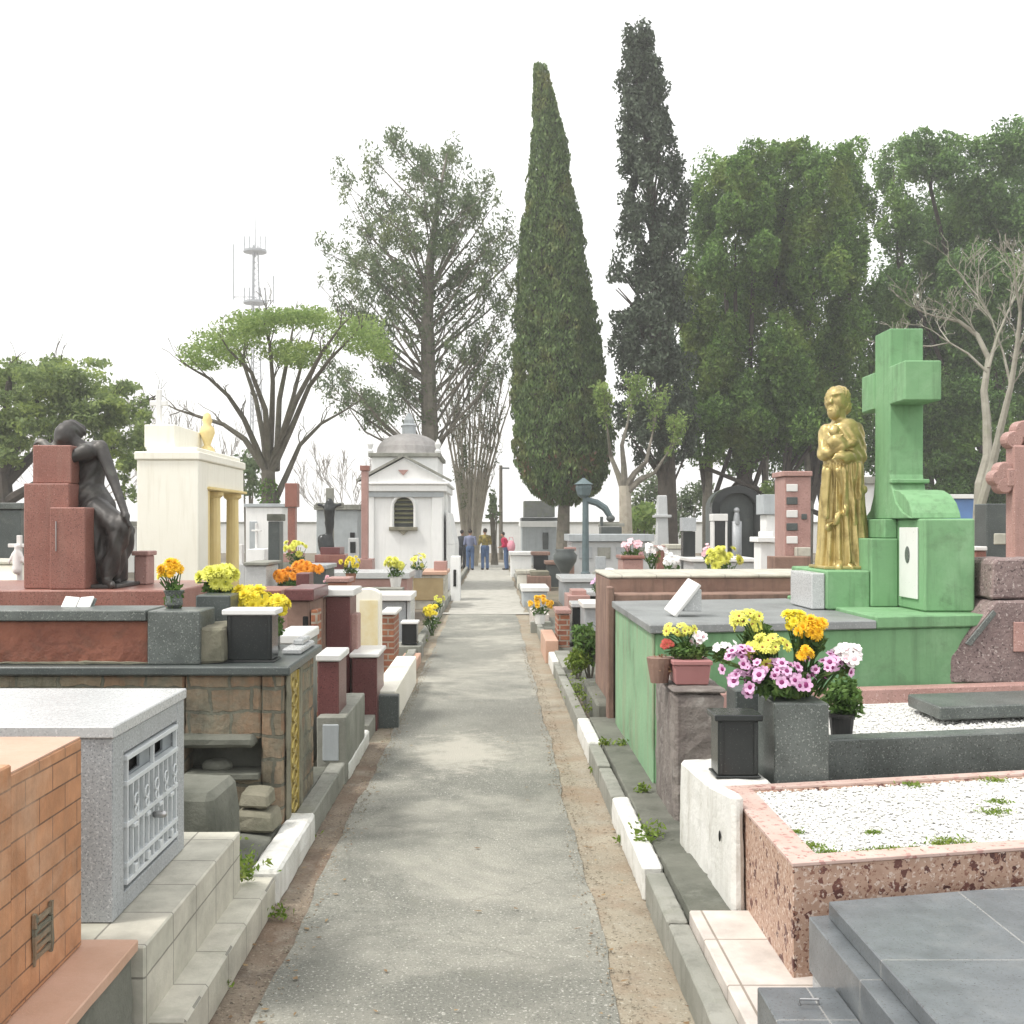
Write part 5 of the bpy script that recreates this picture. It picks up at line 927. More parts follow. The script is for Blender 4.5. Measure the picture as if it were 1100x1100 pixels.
# far wall
t = T('cemetery_wall', 'long white boundary wall along the far end of the cemetery', 'wall', (0, 72, 0))
mb = MB(); mb.box(-70, 70, 72, 72.3, 0, 1.9); t.part('wall', mb, 'white_plaster')
mb = MB(); mb.box(-70, 70, 71.95, 72.35, 1.901, 2.02); t.part('coping', mb, 'concrete')
# ================================================================== FLOWERS
def flower_mesh(name, rings, core=.2, n_core=True, cup=.25):
    mb = MB()
    for (n, L, w, tilt, ph) in rings:
        for k in range(n):
            a = 6.28318 * (k + ph) / n + random.uniform(-.1, .1); d = Vector((math.cos(a), math.sin(a), 0)); s = Vector((-d.y, d.x, 0))
            up = Vector((0, 0, 1)); t_ = tilt + random.uniform(-.12, .12); e = d * math.cos(t_) + up * math.sin(t_)
            mb.add([e * .08, e * L * .55 + s * w * .5 + up * .05, e * L * .92 + s * w * .28, e * L - up * .03, e * L * .92 - s * w * .28, e * L * .55 - s * w * .5 + up * .05], [(0, 1, 2, 3, 4, 5)])
    mb.slot(1)
    if n_core: mb.ell((0, 0, .07), (core, core, core * .6), 8, 5)
    return to_mesh(mb, name)
FL = dict(
 petunia=[flower_mesh('blossom', [(6, 1.0, .80, .22 + .1 * i, i * .3)], .40) for i in range(3)],
 mum=[flower_mesh('blossom', [(14, 1.0, .34, .05, 0), (13, .9, .34, .45, .5), (11, .75, .32, .85, .2), (7, .55, .3, 1.25, .4)], .2) for i in range(3)],
 daisy=[flower_mesh('blossom', [(11, 1.0, .42, .12, 0), (9, .8, .36, .4, .5)], .26) for i in range(3)])
_cache = {}
def fm(kind, pet, core):
    key = (kind, pet, core)
    if key not in _cache:
        out = []
        for m in FL[kind]:
            c = m.copy(); c.materials.append(MT[pet]); c.materials.append(MT[core]); out.append(c)
        _cache[key] = out
    return _cache[key]
def flowers(name, label, cat, base, clumps, leaves=None, stems=True, pot=None, group=None):
    """clumps: (kind, petal, core, n, centre, radii, size); blossoms face outward"""
    t = T(name, label, cat, base, group); b = t.base
    if leaves:
        P_ = np.concatenate([blob(c, r, n, .2) for c, r, n in leaves]); me = leaf_mesh('leaves', P_, leaves_size[0], .45, .3, b); mk('leaves', me, 'L_plant', t.o)
    if stems:
        mb = MB()
        for (kind, pet, core, n, c, r, s) in clumps:
            for k in range(min(n, 14)):
                q = Vector(c) + Vector((random.uniform(-1, 1) * r[0], random.uniform(-1, 1) * r[1], random.uniform(-1, .4) * r[2])); o = b + Vector((random.uniform(-.03, .03), random.uniform(-.03, .03), 0)); mb.tube([o, (o + q) / 2 + Vector((0, 0, .03)), q], .003 + s * .03, 4)
        t.part('stems', mb, 'L_plant')
    if pot: pot(t)
    for (kind, pet, core, n, c, r, s) in clumps:
        ms = fm(kind, pet, core)
        for k in range(n):
            u = Vector(unit(1)[0]); u.y = -abs(u.y) if random.random() < .75 else u.y; u.z = abs(u.z) if random.random() < .7 else u.z
            p = Vector(c) + Vector((u.x * r[0], u.y * r[1], u.z * r[2])) * random.uniform(.45, 1.16)
            o = bpy.data.objects.new('blossom', random.choice(ms)); COL.objects.link(o); o.parent = t.o
            n_ = (u + Vector((random.uniform(-.4, .4), -.5, .35))).normalized(); o.rotation_euler = (n_.to_track_quat('Z', 'Y') @ Matrix.Rotation(random.uniform(0, 6.28), 3, 'Z').to_quaternion()).to_euler()
            o.location = p - b; z = s * random.uniform(.62, 1.15); o.scale = (z, z, z)
    return t
leaves_size = [.05]
# large arrangement on the dark flower block
Yf = 5.25; f = lambda px, py, dy=0.0: W(px, py, Yf + dy)
flowers('petunia_arrangement', 'large mass of pink petunias with purple throats on the dark granite block', 'flowers', (1.42, 5.29, .937),
  [('petunia', 'pet_pink', 'pet_dark', 56, f(832, 728), (.19, .13, .09), .033), ('petunia', 'pet_pink', 'pet_dark', 24, f(793, 712), (.085, .08, .075), .030), ('petunia', 'pet_pink', 'pet_dark', 19, f(888, 716), (.11, .09, .06), .031)],
  [(f(840, 735), (.17, .1, .06), 500)])
flowers('lemon_flowers', 'spray of lemon yellow daisies rising above the pink petunias', 'flowers', (1.36, 5.33, .937),
  [('daisy', 'pet_lime', 'pet_core', 26, f(803, 668, .06), (.07, .06, .07), .032), ('daisy', 'pet_lime', 'pet_core', 30, f(825, 698, .02), (.10, .07, .075), .032)], [(f(815, 690, .1), (.09, .05, .1), 350)])
flowers('golden_chrysanthemums', 'bunch of golden yellow chrysanthemums right of the lemon daisies', 'flowers', (1.47, 5.34, .937),
  [('mum', 'pet_gold', 'pet_gold', 20, f(870, 678, .02), (.075, .06, .06), .036), ('mum', 'pet_yellow', 'pet_gold', 8, f(855, 668, .05), (.05, .05, .05), .032), ('mum', 'pet_gold', 'pet_gold', 6, f(863, 704, -.03), (.035, .04, .04), .032)], [(f(870, 690, .06), (.08, .05, .06), 200)])
flowers('white_petunias', 'small cluster of white petunias at the right end of the pink flowers', 'flowers', (1.52, 5.34, .937),
  [('petunia', 'pet_white', 'pet_rose', 24, f(908, 706), (.065, .06, .055), .034)], [(f(905, 715, .04), (.06, .05, .05), 120)])
def black_pot(t):
    b = t.base; mb = MB(); mb.lathe(b, [(.052, 0), (.062, .09), (.07, .092), (.07, .11), (.055, .11), (.05, .08)], 18); t.part('pot', mb, 'plastic_black')
Yk = 5.62
t = T('potted_shrub', 'bushy green plant in a black pot behind the dark flower block', 'potted plant', (xat(904, Yk), Yk, .70))
black_pot(t); k_ = W(905, 748, Yk); me = leaf_mesh('foliage', np.concatenate([blob(k_, (.10, .09, .10), 700, .1), blob(k_ + Vector((.03, 0, -.05)), (.08, .07, .08), 300, .1)]), .036, .5, .4, t.base); mk('foliage', me, 'L_plant', t.o)
# pink planter on the lichened pillar
Yj = 6.12
t = T('pink_planter', 'square pink plastic planter on the lichened pillar', 'planter', (xat(744, Yj), Yj + .1, .876))
xa, xb = xat(724, Yj), xat(764, Yj); zt_ = zat(711, Yj)
mb = MB(); m_ = .012; mb.hexa([(xa + m_, Yj + m_, .877), (xb - m_, Yj + m_, .877), (xb - m_, Yj + .2, .877), (xa + m_, Yj + .2, .877)], [(xa, Yj, zt_ - .02), (xb, Yj, zt_ - .02), (xb, Yj + .21, zt_ - .02), (xa, Yj + .21, zt_ - .02)]); t.part('pot', mb, 'plastic_pink', bevel=.006)
mb = MB(); mb.box(xa - .008, xb + .008, Yj - .008, Yj + .218, zt_ - .019, zt_ + .006); t.part('rim', mb, 'plastic_pink', bevel=.004)
j = lambda px, py, dy=.1: W(px, py, Yj + dy)
leaves_size[0] = .035
flowers('planter_flowers', 'mixed yellow, white and reddish flowers in the pink planter', 'flowers', (xat(744, Yj), Yj + .1, zt_),
  [('daisy', 'pet_lime', 'pet_core', 18, j(732, 677), (.085, .06, .035), .026), ('petunia', 'pet_white', 'pet_rose', 9, j(749, 686), (.045, .05, .03), .03), ('petunia', 'pet_white', 'pet_white', 14, j(778, 697), (.07, .05, .05), .026), ('daisy', 'pet_red', 'pet_core', 9, j(716, 694), (.035, .05, .045), .028)],
  [(j(740, 700), (.11, .08, .055), 500), (j(775, 705), (.06, .05, .05), 140)])
t = T('dried_plant', 'withered brown plant in a basket left of the pink planter', 'plant', (xat(712, Yj), Yj + .12, .876))
mb = MB(); mb.lathe(t.base, [(.05, 0), (.065, .08), (.075, .14), (.06, .14)], 14); t.part('basket', mb, 'brown_stone')
me = leaf_mesh('leaves', blob(W(710, 716, Yj + .12), (.06, .06, .07), 350, .1), .035, .3, .4, t.base); mk('leaves', me, leaf_mat('dry_leaf', (.20, .11, .06), (.34, .22, .12), None, 1, .2), t.o)
# left side flowers
l = lambda px, py, Y: W(px, py, Y)
Yv_ = 6.25
def vase(t):
    b = t.base; mb = MB(); mb.lathe(b, [(.03, 0), (.05, .02), (.045, .07), (.06, .10), (.05, .10)], 14); t.part('vase', mb, 'granite_green')
flowers('golden_posy', 'upright posy of golden flowers on the grey corner block', 'flowers', (xat(187, Yv_), Yv_, 1.291),
  [('mum', 'pet_gold', 'pet_gold', 14, l(183, 613, Yv_), (.06, .05, .045), .036), ('mum', 'pet_yellow', 'pet_gold', 5, l(175, 620, Yv_), (.03, .03, .03), .03)], [(l(187, 640, Yv_), (.055, .05, .09), 320)], pot=vase)
Yw = 6.75; leaves_size[0] = .045
flowers('lemon_chrysanthemums', 'pale lemon chrysanthemums behind the black lantern, left and higher bunch', 'flowers', (-1.6, Yw, 1.352),
  [('mum', 'pet_lime', 'pet_lime', 34, l(234, 620, Yw), (.115, .09, .07), .045)], [(l(234, 632, Yw), (.10, .08, .05), 260)])
flowers('yellow_chrysanthemums', 'broad bank of bright yellow chrysanthemums behind the black lantern box', 'flowers', (-1.40, Yw, 1.32),
  [('mum', 'pet_yellow', 'pet_yellow', 46, l(270, 648, Yw), (.17, .10, .085), .05), ('mum', 'pet_yellow', 'pet_yellow', 16, l(298, 650, Yw), (.06, .08, .06), .045)], [(l(290, 672, Yw), (.09, .09, .10), 420), (l(262, 660, Yw), (.15, .08, .05), 200)])
Yo = 14.5; leaves_size[0] = .08
slab('orange_flower_bed', 'grey planter box that holds the row of orange flowers', 'planter', [('box', 300, 343, 630, None, 0, .5, 'granite_green')], Yo - .2, .5)
flowers('orange_flowers', 'slanting row of orange flowers in the middle distance on the left', 'flowers', W(322, 630, Yo),
  [('mum', 'pet_orange', 'pet_gold', 26, l(328, 612, Yo), (.22, .15, .09), .075), ('mum', 'pet_orange', 'pet_gold', 22, l(311, 619, Yo), (.16, .15, .07), .07)], [(l(318, 627, Yo), (.25, .15, .06), 300)], stems=False)
def bunch(px, py, Y, r, pet, label, n=16, kind='mum', potm=None, zb=None, core=None):
    c = W(px, py, Y); z0 = zb if zb is not None else c.z - r * 1.9; leaves_size[0] = r * .35
    def pot(t):
        mb = MB(); h = r * .9; mb.lathe(t.base, [(r * .4, 0), (r * .55, h), (r * .6, h), (r * .45, h)], 12); t.part('pot', mb, potm)
    return flowers('flower_bunch', label, 'flowers', (c.x, Y, z0), [(kind, pet, core or pet, n, c, (r, r * .8, r * .7), r * .32)], [(c - Vector((0, 0, r * .7)), (r * .8, r * .6, r * .6), 120)], pot=pot if potm else None)
bunch(317, 590, 21, .22, 'pet_lime', 'pale yellow green bunch at the foot of the red pillar')
bunch(377, 605, 20, .18, 'pet_yellow', 'small yellow bunch on the pink ledge tomb', potm='terracotta')
bunch(425, 607, 19.5, .20, 'pet_lime', 'tall pale lemon bunch in a white pot before the chapel window', potm='marble', n=18)
bunch(449, 602, 23, .19, 'pet_lime', 'yellow and brown posy in a grey pot on the beige tomb', potm='granite_grey', core='pet_core', kind='daisy')
bunch(464, 660, 17, .17, 'pet_yellow', 'yellow flowers on the ground in front of the beige tomb', n=20)
bunch(470, 645, 17.8, .11, 'pet_lime', 'pale cream flowers just behind the yellow ones on the ground', n=10)
bunch(580, 648, 17.6, .17, 'pet_gold', 'golden flowers in a white pot beside the right edge of the path', potm='marble', n=20)
bunch(680, 588, 13.2, .15, 'pet_rose', 'rose pink flowers on the small pink granite tomb', kind='petunia', n=18)
bunch(701, 592, 14.5, .14, 'pet_white', 'white flowers right of the pink granite tomb', kind='petunia', n=16)
bunch(642, 627, 20, .13, 'pet_pink', 'mauve flowers on the long grey grave', kind='petunia', n=12)
bunch(778, 602, 14.5, .22, 'pet_lime', 'pale yellow flowers in front of the black arched tomb', n=22)
bunch(723, 604, 15, .17, 'pet_white', 'whitish green bunch at the foot of the black stele', n=12, kind='daisy')
bunch(762, 592, 17, .14, 'pet_rose', 'pale pink flowers between the two black steles', n=12, kind='petunia')
bunch(1059, 612, 9.7, .12, 'pet_lime', 'lemon flowers beside the green cross block, upper bunch', n=14)
bunch(1060, 636, 9.2, .08, 'pet_yellow', 'small yellow bunch below the lemon flowers', n=8)
bunch(352, 800 - 175, 15.4, .10, 'pet_rose', 'tiny pink posy on the terracotta planter', n=8)
# weeds and bushes
def bush(name, label, cat, px, py, Y, r, n, size, mat='L_plant', group=None):
    c = W(px, py, Y); t = T(name, label, cat, (c.x, Y, 0), group)
    P_ = np.concatenate([blob(c + Vector((random.uniform(-.5, .5) * r[0], random.uniform(-.4, .4) * r[1], random.uniform(-.5, .5) * r[2])), (r[0] * .6, r[1] * .6, r[2] * .6), n // 6, .1) for _ in range(6)])
    me = leaf_mesh('foliage', P_, size, .45, .4, t.base); mk('foliage', me, mat, t.o)
    mb = MB()
    for k in range(6): mb.tube([(c.x, Y, .02), c + Vector((random.uniform(-.7, .7) * r[0], random.uniform(-.5, .5) * r[1], random.uniform(-.2, .6) * r[2]))], [.012, .005], 5)
    t.part('stems', mb, 'bark')
bush('leafy_bush', 'bright green leafy bush at the left end of the brown tomb', 'bush', 634, 690, 12.0, (.20, .2, .30), 900, .075)
bush('small_bush', 'low lighter weed clump at the foot of the leafy bush', 'bush', 620, 708, 11.9, (.13, .15, .18), 420, .07, 'L_weed')
def wsp(px, py, z, s): Y = (H - z) * F / (py - CY); return (xat(px, Y), Y, z, s)
tuft('weeds', [wsp(694, 903, .165, .9), wsp(700, 897, .165, .6), wsp(266, 935, .16, 1.0), wsp(262, 945, .17, .7), wsp(628, 752, .1, 1.6), wsp(622, 742, .1, 1.4), wsp(634, 765, .1, 1.2), wsp(475, 635, .01, 1.2), wsp(483, 625, .01, 1.2), wsp(452, 690, .02, 1.0), wsp(650, 800, .165, .5), wsp(668, 800, .17, .5), wsp(690, 850, .17, .5), wsp(352, 838, .02, .6), wsp(330, 900, .02, .6), wsp(300, 985, .02, .5), wsp(400, 770, .02, .8), wsp(437, 712, .02, .9), wsp(608, 735, .02, .8), wsp(640, 830, .02, .5), wsp(600, 705, .02, .8), wsp(238, 1060, .02, .4), wsp(668, 905, .02, .4), wsp(586, 668, .02, .8)], .035, .05, n=90, rad=.05)

def scatter_flat(name, n, mat, size):
    x = np.where(RNG.random(n) < .5, RNG.uniform(-1.0, -.72, n), RNG.uniform(.36, .70, n)); k = RNG.random(n) < .12; x[k] = RNG.uniform(-.8, .45, k.sum())
    y = 2.6 + 18 * RNG.random(n) ** 1.6; me = leaf_mesh(name, np.stack([x, y, np.full(n, .0)], 1), size, .55, 0)
    co = np.empty(len(me.vertices) * 3, np.float32); me.vertices.foreach_get('co', co); co = co.reshape(-1, 3); co[:, 2] = .021 + np.abs(co[:, 2]) * .25; me.vertices.foreach_set('co', co.ravel())
    return tag(mk(name, me, mat), kind='stuff')
scatter_flat('leaf_litter', 420, leaf_mat('fallen_leaf', (.16, .09, .045), (.34, .24, .12), None, 1, .1), .035)
pebbles('grit', -.90, -.78, 2.8, 16, .013, 1500, .005, 0, 0); pebbles('loose_grit', .40, .55, 2.8, 16, .013, 1500, .005, 0, 0)

# ================================================================== PEOPLE
def person(label, px, Y, h, shirt, trousers, face=0.0, lean=0.0, hold=None, arms=0.25):
    s = h / 1.70; base = Vector((xat(px, Y), Y, .014)); t = T('person', label, 'person', base)
    R = Matrix.Rotation(face, 3, 'Z')
    def p(x, y, z):
        y2 = y - lean * max(z - .9, 0); return base + (R @ Vector((x, y2, z))) * s
    body = MB(); J = {}
    body.ell(p(0, -.01, 1.58), (.078 * s, .095 * s, .115 * s)); body.ell(p(0, -.10, 1.565), (.016 * s, .022 * s, .02 * s)); body.ell(p(.08, 0, 1.57), (.015, .02, .03)); body.ell(p(-.08, 0, 1.57), (.015, .02, .03)); body.ell(p(0, -.085, 1.52), (.03 * s, .02 * s, .015 * s))
    body.cap(p(0, 0, 1.40), p(0, 0, 1.50), .055 * s, .05 * s)
    def torso(m, e): m.cap(p(-.10, 0, 1.34), p(.10, 0, 1.34), (.085 + e) * s, (.085 + e) * s); m.cap(p(0, 0, 1.30), p(0, 0, 1.02), (.15 + e) * s, (.13 + e) * s)
    def arm(m, e, sd, part=False):
        a, b, c = p(sd * .19, 0, 1.36), p(sd * .24, .02, 1.08), p(sd * .20, -arms, .92 + arms * .5)
        m.cap(a, b, (.052 + e) * s, (.043 + e) * s); m.cap(b, b.lerp(c, .55 if part else 1), (.04 + e) * s, (.03 + e) * s)
        if not part:
            d = (c - b).normalized(); m.cap(c, c + d * .09 * s, .036 * s, .028 * s)
            for k in range(4): m.cap(c + d * .07 * s + (R @ Vector(((k - 1.5) * .018, 0, 0))) * s, c + d * .15 * s + (R @ Vector(((k - 1.5) * .02, -.01, 0))) * s, .010 * s, .009 * s, 6)
    def leg(m, e, sd, part=False):
        a, b, c = p(sd * .085, 0, .92), p(sd * .095, -.02, .50), p(sd * .10, .02, .09)
        m.cap(a, b, (.085 + e) * s, (.06 + e) * s); m.cap(b, c, (.058 + e) * s, (.042 + e * 1.6) * s)
    torso(body, 0)
    for sd in (-1, 1): arm(body, 0, sd); leg(body, 0, sd); body.cap(p(sd * .10, .03, .05), p(sd * .105, -.12, .04), .045 * s, .035 * s)
    mk('body', fused(body, .016, base, 1, None, 'body'), 'skin', t.o)
    m = MB(); torso(m, .014); [arm(m, .014, sd, True) for sd in (-1, 1)]; mk('shirt', fused(m, .018, base, 1, None, 'shirt'), shirt, t.o)
    m = MB(); [leg(m, .016, sd) for sd in (-1, 1)]; m.cap(p(0, 0, .97), p(0, 0, .90), .148 * s, .142 * s); mk('trousers', fused(m, .018, base, 1, None, 'trousers'), trousers, t.o)
    m = MB(); m.ell(p(0, .018, 1.615), (.088 * s, .10 * s, .098 * s)); mk('hair', fused(m, .014, base, 1, None, 'hair'), 'hair', t.o)
    for sd in (-1, 1):
        m = MB(); m.cap(p(sd * .10, .035, .045), p(sd * .107, -.13, .04), .052 * s, .04 * s); mk('shoe', fused(m, .016, base, 1, None, 'shoe'), 'shoe', t.o)
    return t, p
Yp_ = 44.3
person('person in dark clothes half hidden by the chapel corner', 496.5, Yp_ + .9, 1.58, 'skin' if False else 'cloth_dark', 'cloth_dark', 2.6)
person('person in blue grey shirt and jeans, standing with back turned', 505, Yp_ - .2, 1.60, 'cloth_blue', 'denim', 3.0)
person('person in mustard and black jacket and jeans', 521, Yp_, 1.64, 'cloth_gold', 'denim', 3.4)
_, pp = person('person in crimson top and blue jeans, leaning and holding a pink bag', 544, Yp_, 1.50, 'cloth_red', 'denim', -1.9, .25, arms=.2)
c = W(549, 587, Yp_ - .1)
t = T('pink_bag', 'pink bag held by the person in the crimson top', 'bag', c - Vector((0, 0, .25)))
mb = MB(); mb.ell(c, (.17, .12, .24), 14, 9); t.part('bag', mb, 'cloth_pink', smooth=True)
mb = MB(); mb.tube([c + Vector((-.1, 0, .18)), c + Vector((-.06, 0, .36)), c + Vector((.06, 0, .36)), c + Vector((.1, 0, .18))], .015, 6); t.part('strap', mb, 'cloth_pink')

# ================================================================== TREES
def tree(name, label, Y, px, group=None): return T(name, label, 'tree', (xat(px, Y), Y, 0), group)
def wpts(lst, Y): return [W(p[0], p[1], Y + (p[2] if len(p) > 2 else 0)) for p in lst]
def put_leaves(t, P_, size, mat, aspect=.5, up=0.0, name='crown'): return mk(name, leaf_mesh(name, P_, size, aspect, up, t.base), mat, t.o)
# tall dense cypress
Y = 45.0; t = tree('cypress_tree', 'tall dense tapering cypress beside the far end of the path', Y, 604)
prof = np.array([(70, 574, 586), (90, 573.5, 591), (120, 573, 599), (150, 572.5, 607), (200, 570, 612), (250, 564, 624), (300, 559, 632), (350, 556, 640), (400, 554, 646), (450, 553, 651), (490, 555, 651), (515, 563, 648), (530, 575, 636), (542, 592, 618)], float)
def surf(prof, n, Y, lo, hi, amp=.1, ks=1.6):
    w = np.interp(np.linspace(prof[0, 0], prof[-1, 0], 400), prof[:, 0], prof[:, 2] - prof[:, 1]); w = np.maximum(w, 12)
    py = RNG.choice(np.linspace(prof[0, 0], prof[-1, 0], 400), n, p=w / w.sum()) + RNG.normal(size=n)
    xl = np.interp(py, prof[:, 0], prof[:, 1]); xr = np.interp(py, prof[:, 0], prof[:, 2]); c = (xl + xr) / 2; r = (xr - xl) / 2
    th = RNG.uniform(0, 6.28318, n); z = H - (py - CY) * Y / F
    d = np.stack([np.cos(th), np.sin(th), z * .45], 1); k = 1 + amp * lump(d * 2.2, ks)
    q = (lo + (hi - lo) * RNG.random(n) ** .5) * k * r * Y / F
    return np.stack([(c - CX) * Y / F + q * np.cos(th), Y + q * np.sin(th), z], 1)
P_ = np.concatenate([surf(prof, 62000, Y, .82, 1.07, .10, 3.8), surf(prof, 9000, Y, .5, .86)])
put_leaves(t, P_, .175, 'L_cyp', .42, 1.6)
brown = surf(prof[-5:], 900, Y, .9, 1.05); brown = brown[(brown[:, 2] < 4.6)]
tag(put_leaves(t, brown, .2, leaf_mat('dry_cypress', (.16, .085, .05), (.22, .13, .075), None, 1, .15), .4, 1.2, 'dry_foliage'), kind='stuff')
mb = MB(); mb.tube(wpts([(605, 604), (605, 570), (606, 540), (605, 500)], Y), [.33, .27, .24, .2], 10); mb.tube(wpts([(606, 540), (595, 515)], Y), [.15, .06], 6); mb.tube(wpts([(606, 540), (620, 512)], Y), [.15, .06], 6); t.part('trunk', mb, 'bark')
mb = MB(); vs = [tuple(W((a[1] + a[2]) / 2, a[0], Y)) + ((a[2] - a[1]) / 2 * .72 * Y / F,) for a in prof[1:-1]]; mb.tube([v[:3] for v in vs], [v[3] for v in vs], 12); t.part('light_block_core', mb, 'bark_dark')  # solid dark core added inside the crown to block light, not branches
# open dark cypress
Y = 42.0; t = tree('dark_cypress_tree', 'taller ragged dark cypress with gaps, right of the dense one', Y, 716)
pr2 = np.array([(35, 673, 699), (60, 670, 704), (100, 668, 712), (140, 668, 720), (180, 668, 735), (215, 666, 738), (260, 660, 738), (310, 655, 738), (360, 653, 742), (420, 652, 745), (470, 664, 745), (495, 688, 745)], float)
C = surf(pr2, 640, Y, .2, 1.0, .2); P_ = np.concatenate([blob(c, (.30, .30, .5), 95, .2) for c in C]); P_ = P_[lump(P_ * .9, 1.5) > -.9]
put_leaves(t, P_, .19, 'L_dark', .45, .9)
mb = MB(); mb.tube(wpts([(717, 606), (717, 560), (716, 500), (712, 420), (706, 320), (700, 220), (692, 120), (686, 45)], Y), [.45, .38, .34, .27, .22, .16, .1, .03], 10); t.part('trunk', mb, 'bark_dark')
mb = MB()
for c in C[:120]:
    z0 = max(c[2] - 1.2 - random.random(), 2.5); py = CY - (z0 - H) * F / Y; xx = np.interp(py, [45, 120, 220, 320, 420, 560], [686, 692, 700, 706, 712, 717]); mb.tube([W(float(xx), float(py), Y), Vector(c)], [.06, .02], 4)
t.part('branches', mb, 'bark_dark')
# conifer masses
def mass(t, Y, lobes, per, size, mat, trunks, ysp=2.6, up=.5):
    P_ = []; mb = MB()
    for (px, py, rx, ry) in lobes:
        dy = random.uniform(-ysp, ysp); c = W(px, py, Y + dy); s = (Y + dy) / F; a, b = rx * s, ry * s; n = int(per * (rx * ry) / 1600)
        for (ox, oy, oz, kx, kz) in [(0, .35, -.08, .80, .86)] + [(random.uniform(-.8, .8), random.uniform(-1.05, .1), random.uniform(-.7, .7), random.uniform(.30, .46), random.uniform(.30, .46)) for _ in range(8)]:
            u = unit(int(n * kx * kz * 1.3)); rr = (1 + .26 * lump(u * 3.4 + px, 1.0)) * RNG.uniform(.72, 1.12, len(u)); q = u * rr[:, None] * np.array([a * kx, a * kx, b * kz])
            P_.append(q + np.array(c) + np.array([ox * a, oy * a, oz * b]))
        mb.tube([Vector((xat(random.choice(trunks)[0], Y), Y, 2.2)), (c + Vector((0, 0, -b)))*.5 + Vector((xat(px, Y), Y, c.z - b)) * .5, c], [.12, .09, .03], 5)
    P_ = np.concatenate(P_); put_leaves(t, P_, size, mat, .45, up)
    t.part('branches', mb, 'bark_dark')
    for (px, py, r) in trunks:
        mb = MB(); mb.tube([W(px, CY + H * F / Y, Y), W(px + random.uniform(-3, 3), 540, Y), W(px + random.uniform(-6, 6), py, Y)], [r, r * .8, r * .45], 8); t.part('trunk', mb, 'bark')
Y = 49; t = tree('conifer_tree', 'broad many stemmed conifer with upright green plumes behind the black arch', Y, 830)
mass(t, Y, [(772, 195, 30, 34), (812, 186, 34, 30), (846, 178, 22, 24), (880, 190, 36, 32), (912, 204, 24, 40), (756, 262, 20, 45), (790, 262, 36, 55), (832, 232, 38, 45), (874, 268, 28, 60), (912, 262, 26, 55), (742, 318, 24, 45), (776, 330, 36, 58), (826, 312, 38, 60), (878, 338, 36, 62), (914, 330, 22, 55), (746, 392, 26, 55), (792, 404, 42, 58), (846, 396, 42, 60), (896, 410, 34, 58), (758, 462, 30, 40), (798, 470, 38, 38), (846, 474, 42, 38), (894, 482, 36, 36), (870, 440, 40, 40), (820, 440, 40, 40)], 4300, .185, 'L_mass',
     [(761, 420, .28), (800, 430, .18), (822, 440, .16), (840, 440, .16), (868, 430, .2), (885, 430, .16)])
Y = 52; t = tree('broad_conifer_tree', 'dark domed tree at the right edge of the photo behind the green cross', Y, 1050)
mass(t, Y, [(960, 180, 22, 26), (1000, 168, 36, 26), (1050, 176, 48, 32), (1098, 190, 38, 38), (964, 236, 24, 40), (1008, 232, 42, 42), (1060, 244, 50, 46), (1110, 258, 40, 50), (958, 300, 18, 36), (1000, 300, 40, 42), (1052, 312, 50, 42), (1102, 326, 40, 46), (1000, 372, 36, 36), (1052, 388, 46, 44), (1102, 400, 40, 50), (1024, 450, 44, 44), (1078, 466, 46, 46), (1000, 470, 30, 40), (1010, 512, 34, 30), (1060, 520, 42, 28), (1105, 515, 40, 40), (955, 360, 16, 30), (975, 420, 24, 40), (950, 330, 22, 40), (948, 400, 22, 44), (950, 470, 26, 40), (975, 340, 30, 40), (1000, 430, 34, 40), (1040, 350, 40, 36)], 3800, .19, 'L_mass2',
     [(1000, 440, .2), (1030, 420, .3), (1085, 420, .25)])
# umbrella tree
Y = 32.0; t = tree('umbrella_tree', 'flat topped umbrella shaped tree behind the cream mausoleum', Y, 290)
mb = MB(); mb.tube(wpts([(292, 630), (291, 590), (289, 550), (288, 505)], Y), [.28, .24, .22, .19], 10); t.part('trunk', mb, 'bark_mid')
mb = MB(); tips = []
limbs = [[(288, 515), (276, 482, -.2), (262, 450, -.5), (245, 425, -.8), (224, 406, -1), (206, 396, -1.2)], [(288, 510), (283, 470, .3), (275, 430, .6), (262, 392, .8), (250, 362, 1)], [(289, 505), (292, 450, -.3), (293, 410, -.6), (290, 372, -.8), (284, 348, -1)], [(290, 510), (302, 470, .3), (314, 430, .7), (323, 395, 1), (336, 358, 1.2)], [(292, 545), (308, 510, .2), (322, 478, .5), (345, 455, .7), (372, 440, .9)], [(291, 508), (312, 462, -.4), (332, 415, -.7), (355, 385, -1), (382, 358, -1.2)], [(287, 508), (263, 472, .3), (240, 456, .5), (212, 447, .6), (190, 440, .8)], [(289, 500), (285, 440, -.8), (270, 400, -1.3), (245, 375, -1.6)], [(290, 500), (318, 430, -.9), (345, 380, -1.5), (365, 352, -1.8)], [(297, 505), (300, 430, 1), (310, 380, 1.6), (315, 350, 2)]]
for lb in limbs:
    p3 = wpts(lb, Y); m = len(p3); mb.tube(p3, [.105 * (1 - .75 * i / (m - 1)) for i in range(m)], 7)
    for i in range(2, m):
        for _ in range(2): grow(mb, p3[i], (p3[i] - p3[i - 1]).normalized() + Vector((random.uniform(-.6, .6), random.uniform(-.6, .6), .3)), random.uniform(.28, .55), .026, 2, tips, .75, .1, (1, 2), .010, 4)
t.part('limbs', mb, 'bark_mid')
P_ = []
